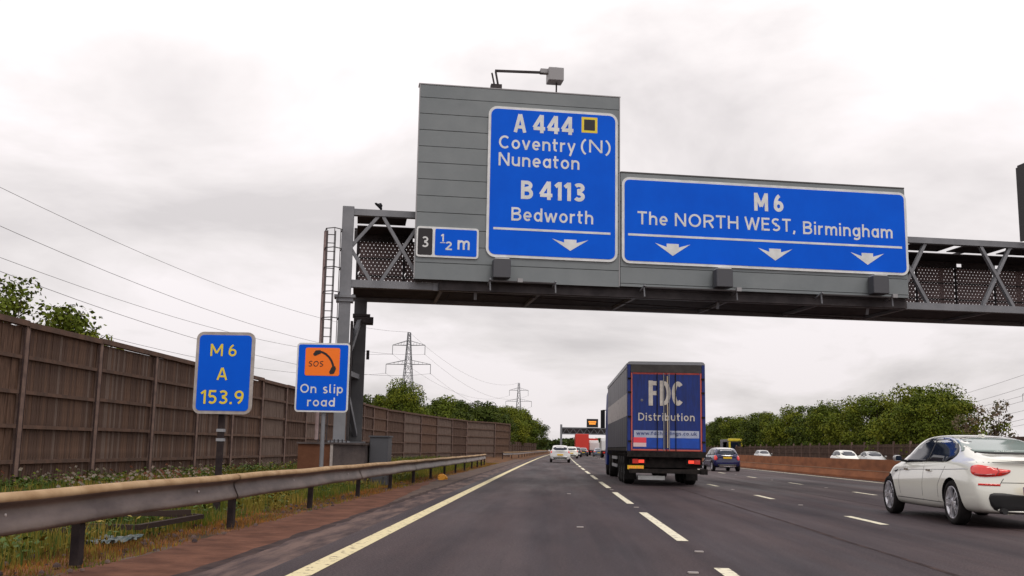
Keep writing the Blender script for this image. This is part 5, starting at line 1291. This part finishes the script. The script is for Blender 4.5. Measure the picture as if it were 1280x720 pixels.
o = blades('dry_grass', 46000, (-5.9,-4.22), (7,80), (.03,.09), .012, ['grass_dry','grass'], 3, dens=lambda x,y,g_: g_.random(len(x)) < np.clip(1.15-(np.abs(x+4.95))*1.1+.25*np.sin(y*1.3),0,1)); tag(o,'orange-brown dry moss and grass along the edge of the concrete strip','dry grass')
# leafy weeds: rosettes of broad leaves
def weeds(n, xr, yr_, hr_, leafw, mats, seed, name='weeds', per=16):
    g_ = np.random.default_rng(seed); x = g_.uniform(*xr,n); y = yr_[0]+(yr_[1]-yr_[0])*g_.random(n)**1.3; V = []; 
    for i in range(n):
        h = g_.uniform(*hr_); m = per; t_ = g_.random(m); a = g_.uniform(0,6.28,m); r_ = (1-t_)*h*.45+.04; z = t_*h
        P_ = np.stack([x[i]+4e-5*y[i]**2+np.cos(a)*r_*.6, y[i]+np.sin(a)*r_*.6, z],1); out_ = np.stack([np.cos(a),np.sin(a),g_.uniform(-.1,.7,m)],1); out_ /= np.linalg.norm(out_,axis=1)[:,None]
        sd = np.stack([-np.sin(a),np.cos(a),g_.uniform(-.3,.3,m)],1); s = leafw*(.6+.8*g_.random(m))[:,None]
        V.append(np.stack([P_,P_+out_*s*.5-sd*s*.28,P_+out_*s,P_+out_*s*.5+sd*s*.28],1))
    V = np.concatenate(V).reshape(-1,3); k = len(V)//4
    o = link(name, np_mesh(name, V, np.arange(k*4).reshape(k,4), mats, (g_.random(k) < .3).astype(int))); o['kind'] = 'stuff'; return o
o = weeds(330, (-7.5,-4.95), (8,40), (.08,.30), .08, ['weed','grass'], 5); tag(o,'leafy green weeds scattered behind the crash barrier','weeds')
o = weeds(600, (-13.9,-12.0), (18,110), (.12,.32), .11, ['weed','leaf_b'], 6); tag(o,'tall leafy weeds growing against the timber fence','weeds')
def flowers(n, xr, yr_, zr, s0, seed):
    g_ = np.random.default_rng(seed); V = []; F = []; MI = []
    for i in range(n):
        y = yr_[0]+(yr_[1]-yr_[0])*g_.random()**1.2; clump = np.sin(y*1.9)*np.sin(y*.7+1)
        if clump < -.25 and g_.random() < .75: continue
        x = g_.uniform(*xr)+4e-5*y**2; z = g_.uniform(*zr); s = s0*g_.uniform(.6,1.3); tl = g_.uniform(-.5,.5,2)
        b = len(V); V.append((x,y,z+.012)); 
        for k in range(8):
            a = k*math.pi/4; rr = s if k % 2 == 0 else s*.72; V.append((x+rr*math.cos(a), y+rr*math.sin(a)*.8, z+rr*(tl[0]*math.cos(a)-.75*math.sin(a))))
        for k in range(8): F.append((b,b+1+k,b+1+(k+1)%8)); MI.append(0 if i % 4 else 1)
        # stalk
        b = len(V); V += [(x-.006,y,0),(x+.006,y,0),(x+.003,y,z),(x-.003,y,z)]; F.append((b,b+1,b+2)); F.append((b,b+2,b+3)); MI += [2,2]
    me = bpy.data.meshes.new('daisies'); me.from_pydata(V,[],F)
    for m in ('petal','petal_pink','weed'): me.materials.append(M[m])
    me.polygons.foreach_set('material_index', MI); return link('daisies', me)
o = flowers(240, (-13.6,-11.5), (20,75), (.12,.46), .045, 1); tag(o,'white daisies and pinkish weeds flowering along the foot of the fence','wild flowers',kind='stuff')
o = flowers(240, (-10.6,-9.2), (21,31), (.12,.44), .045, 2); tag(o,'thick patch of white and pink flowers behind the crash barrier under the location sign','wild flowers',kind='stuff')
# debris
df = thing('broken_frame', 'dark broken timber frame lying in the grass under the crash barrier', 'debris', (-5.15,13.2,.07))
for a,b in (((-.55,-.6,.05),(.22,-.9,.07)),((.22,-.9,.07),(.25,1.3,.06)),((.25,1.3,.06),(-.95,1.05,.12)),((-.7,.75,.1),(.2,1.0,.14)),((-.9,-1.0,.03),(-.2,-1.2,.05))): MB().bar(a,b,.075,.06).build('batten','debris_wood',df)
ps = thing('plastic_litter', 'torn pale blue plastic sheeting on the verge beside the first barrier post', 'litter', (-4.95,11.5,0)); ps.scale = (.5,.5,1.2)
g_ = random.Random(4)
for k in range(9):
    x,y = g_.uniform(-.35,.3), g_.uniform(-.7,.7); V = []; n = 5
    for i in range(n+1):
        for j in range(4): V.append((x+.07*j+g_.uniform(-.02,.02), y+.09*i+g_.uniform(-.02,.02), .03+g_.uniform(0,.05)))
    F = [(i*4+j,i*4+j+1,i*4+j+5,i*4+j+4) for i in range(n) for j in range(3)]
    MB().add(V,F).build('scrap','plastic_blue',ps)
yb = thing('plastic_litter', 'crumpled orange-yellow plastic lying by the kerb under the far part of the crash barrier', 'litter', (-3.9,37,0)); yb.scale = (.62,)*3
m_ = MB(); V = []
for i in range(5):
    for j in range(9):
        a = j/9*6.283; rr = [.30,.28,.22,.16,.03][i]*(1+.2*math.sin(j*2.3+i)); V.append((rr*math.cos(a), rr*.8*math.sin(a), [.0,.10,.20,.27,.30][i]+.03*math.sin(j*1.7)))
m_.add(V, [(i*9+j,i*9+(j+1)%9,(i+1)*9+(j+1)%9,(i+1)*9+j) for i in range(4) for j in range(9)]); m_.build('crumpled_sheet','plastic_yellow',yb)
st_ = random.Random(9); V = []; sb_ = MB()
for k in range(260):
    x,y = st_.uniform(-5.2,-4.15), 8+52*st_.random()**1.5; s = st_.uniform(.012,.04); sb_.tube([(x,y,0),(x,y,s*.6),(x,y,s)],[s,s*.9,s*.35],5)
o = sb_.build('stones','old_asphalt'); tag(o,'small loose stones and dirt along the verge edge','stones',kind='stuff')
scene.render.engine = 'CYCLES'
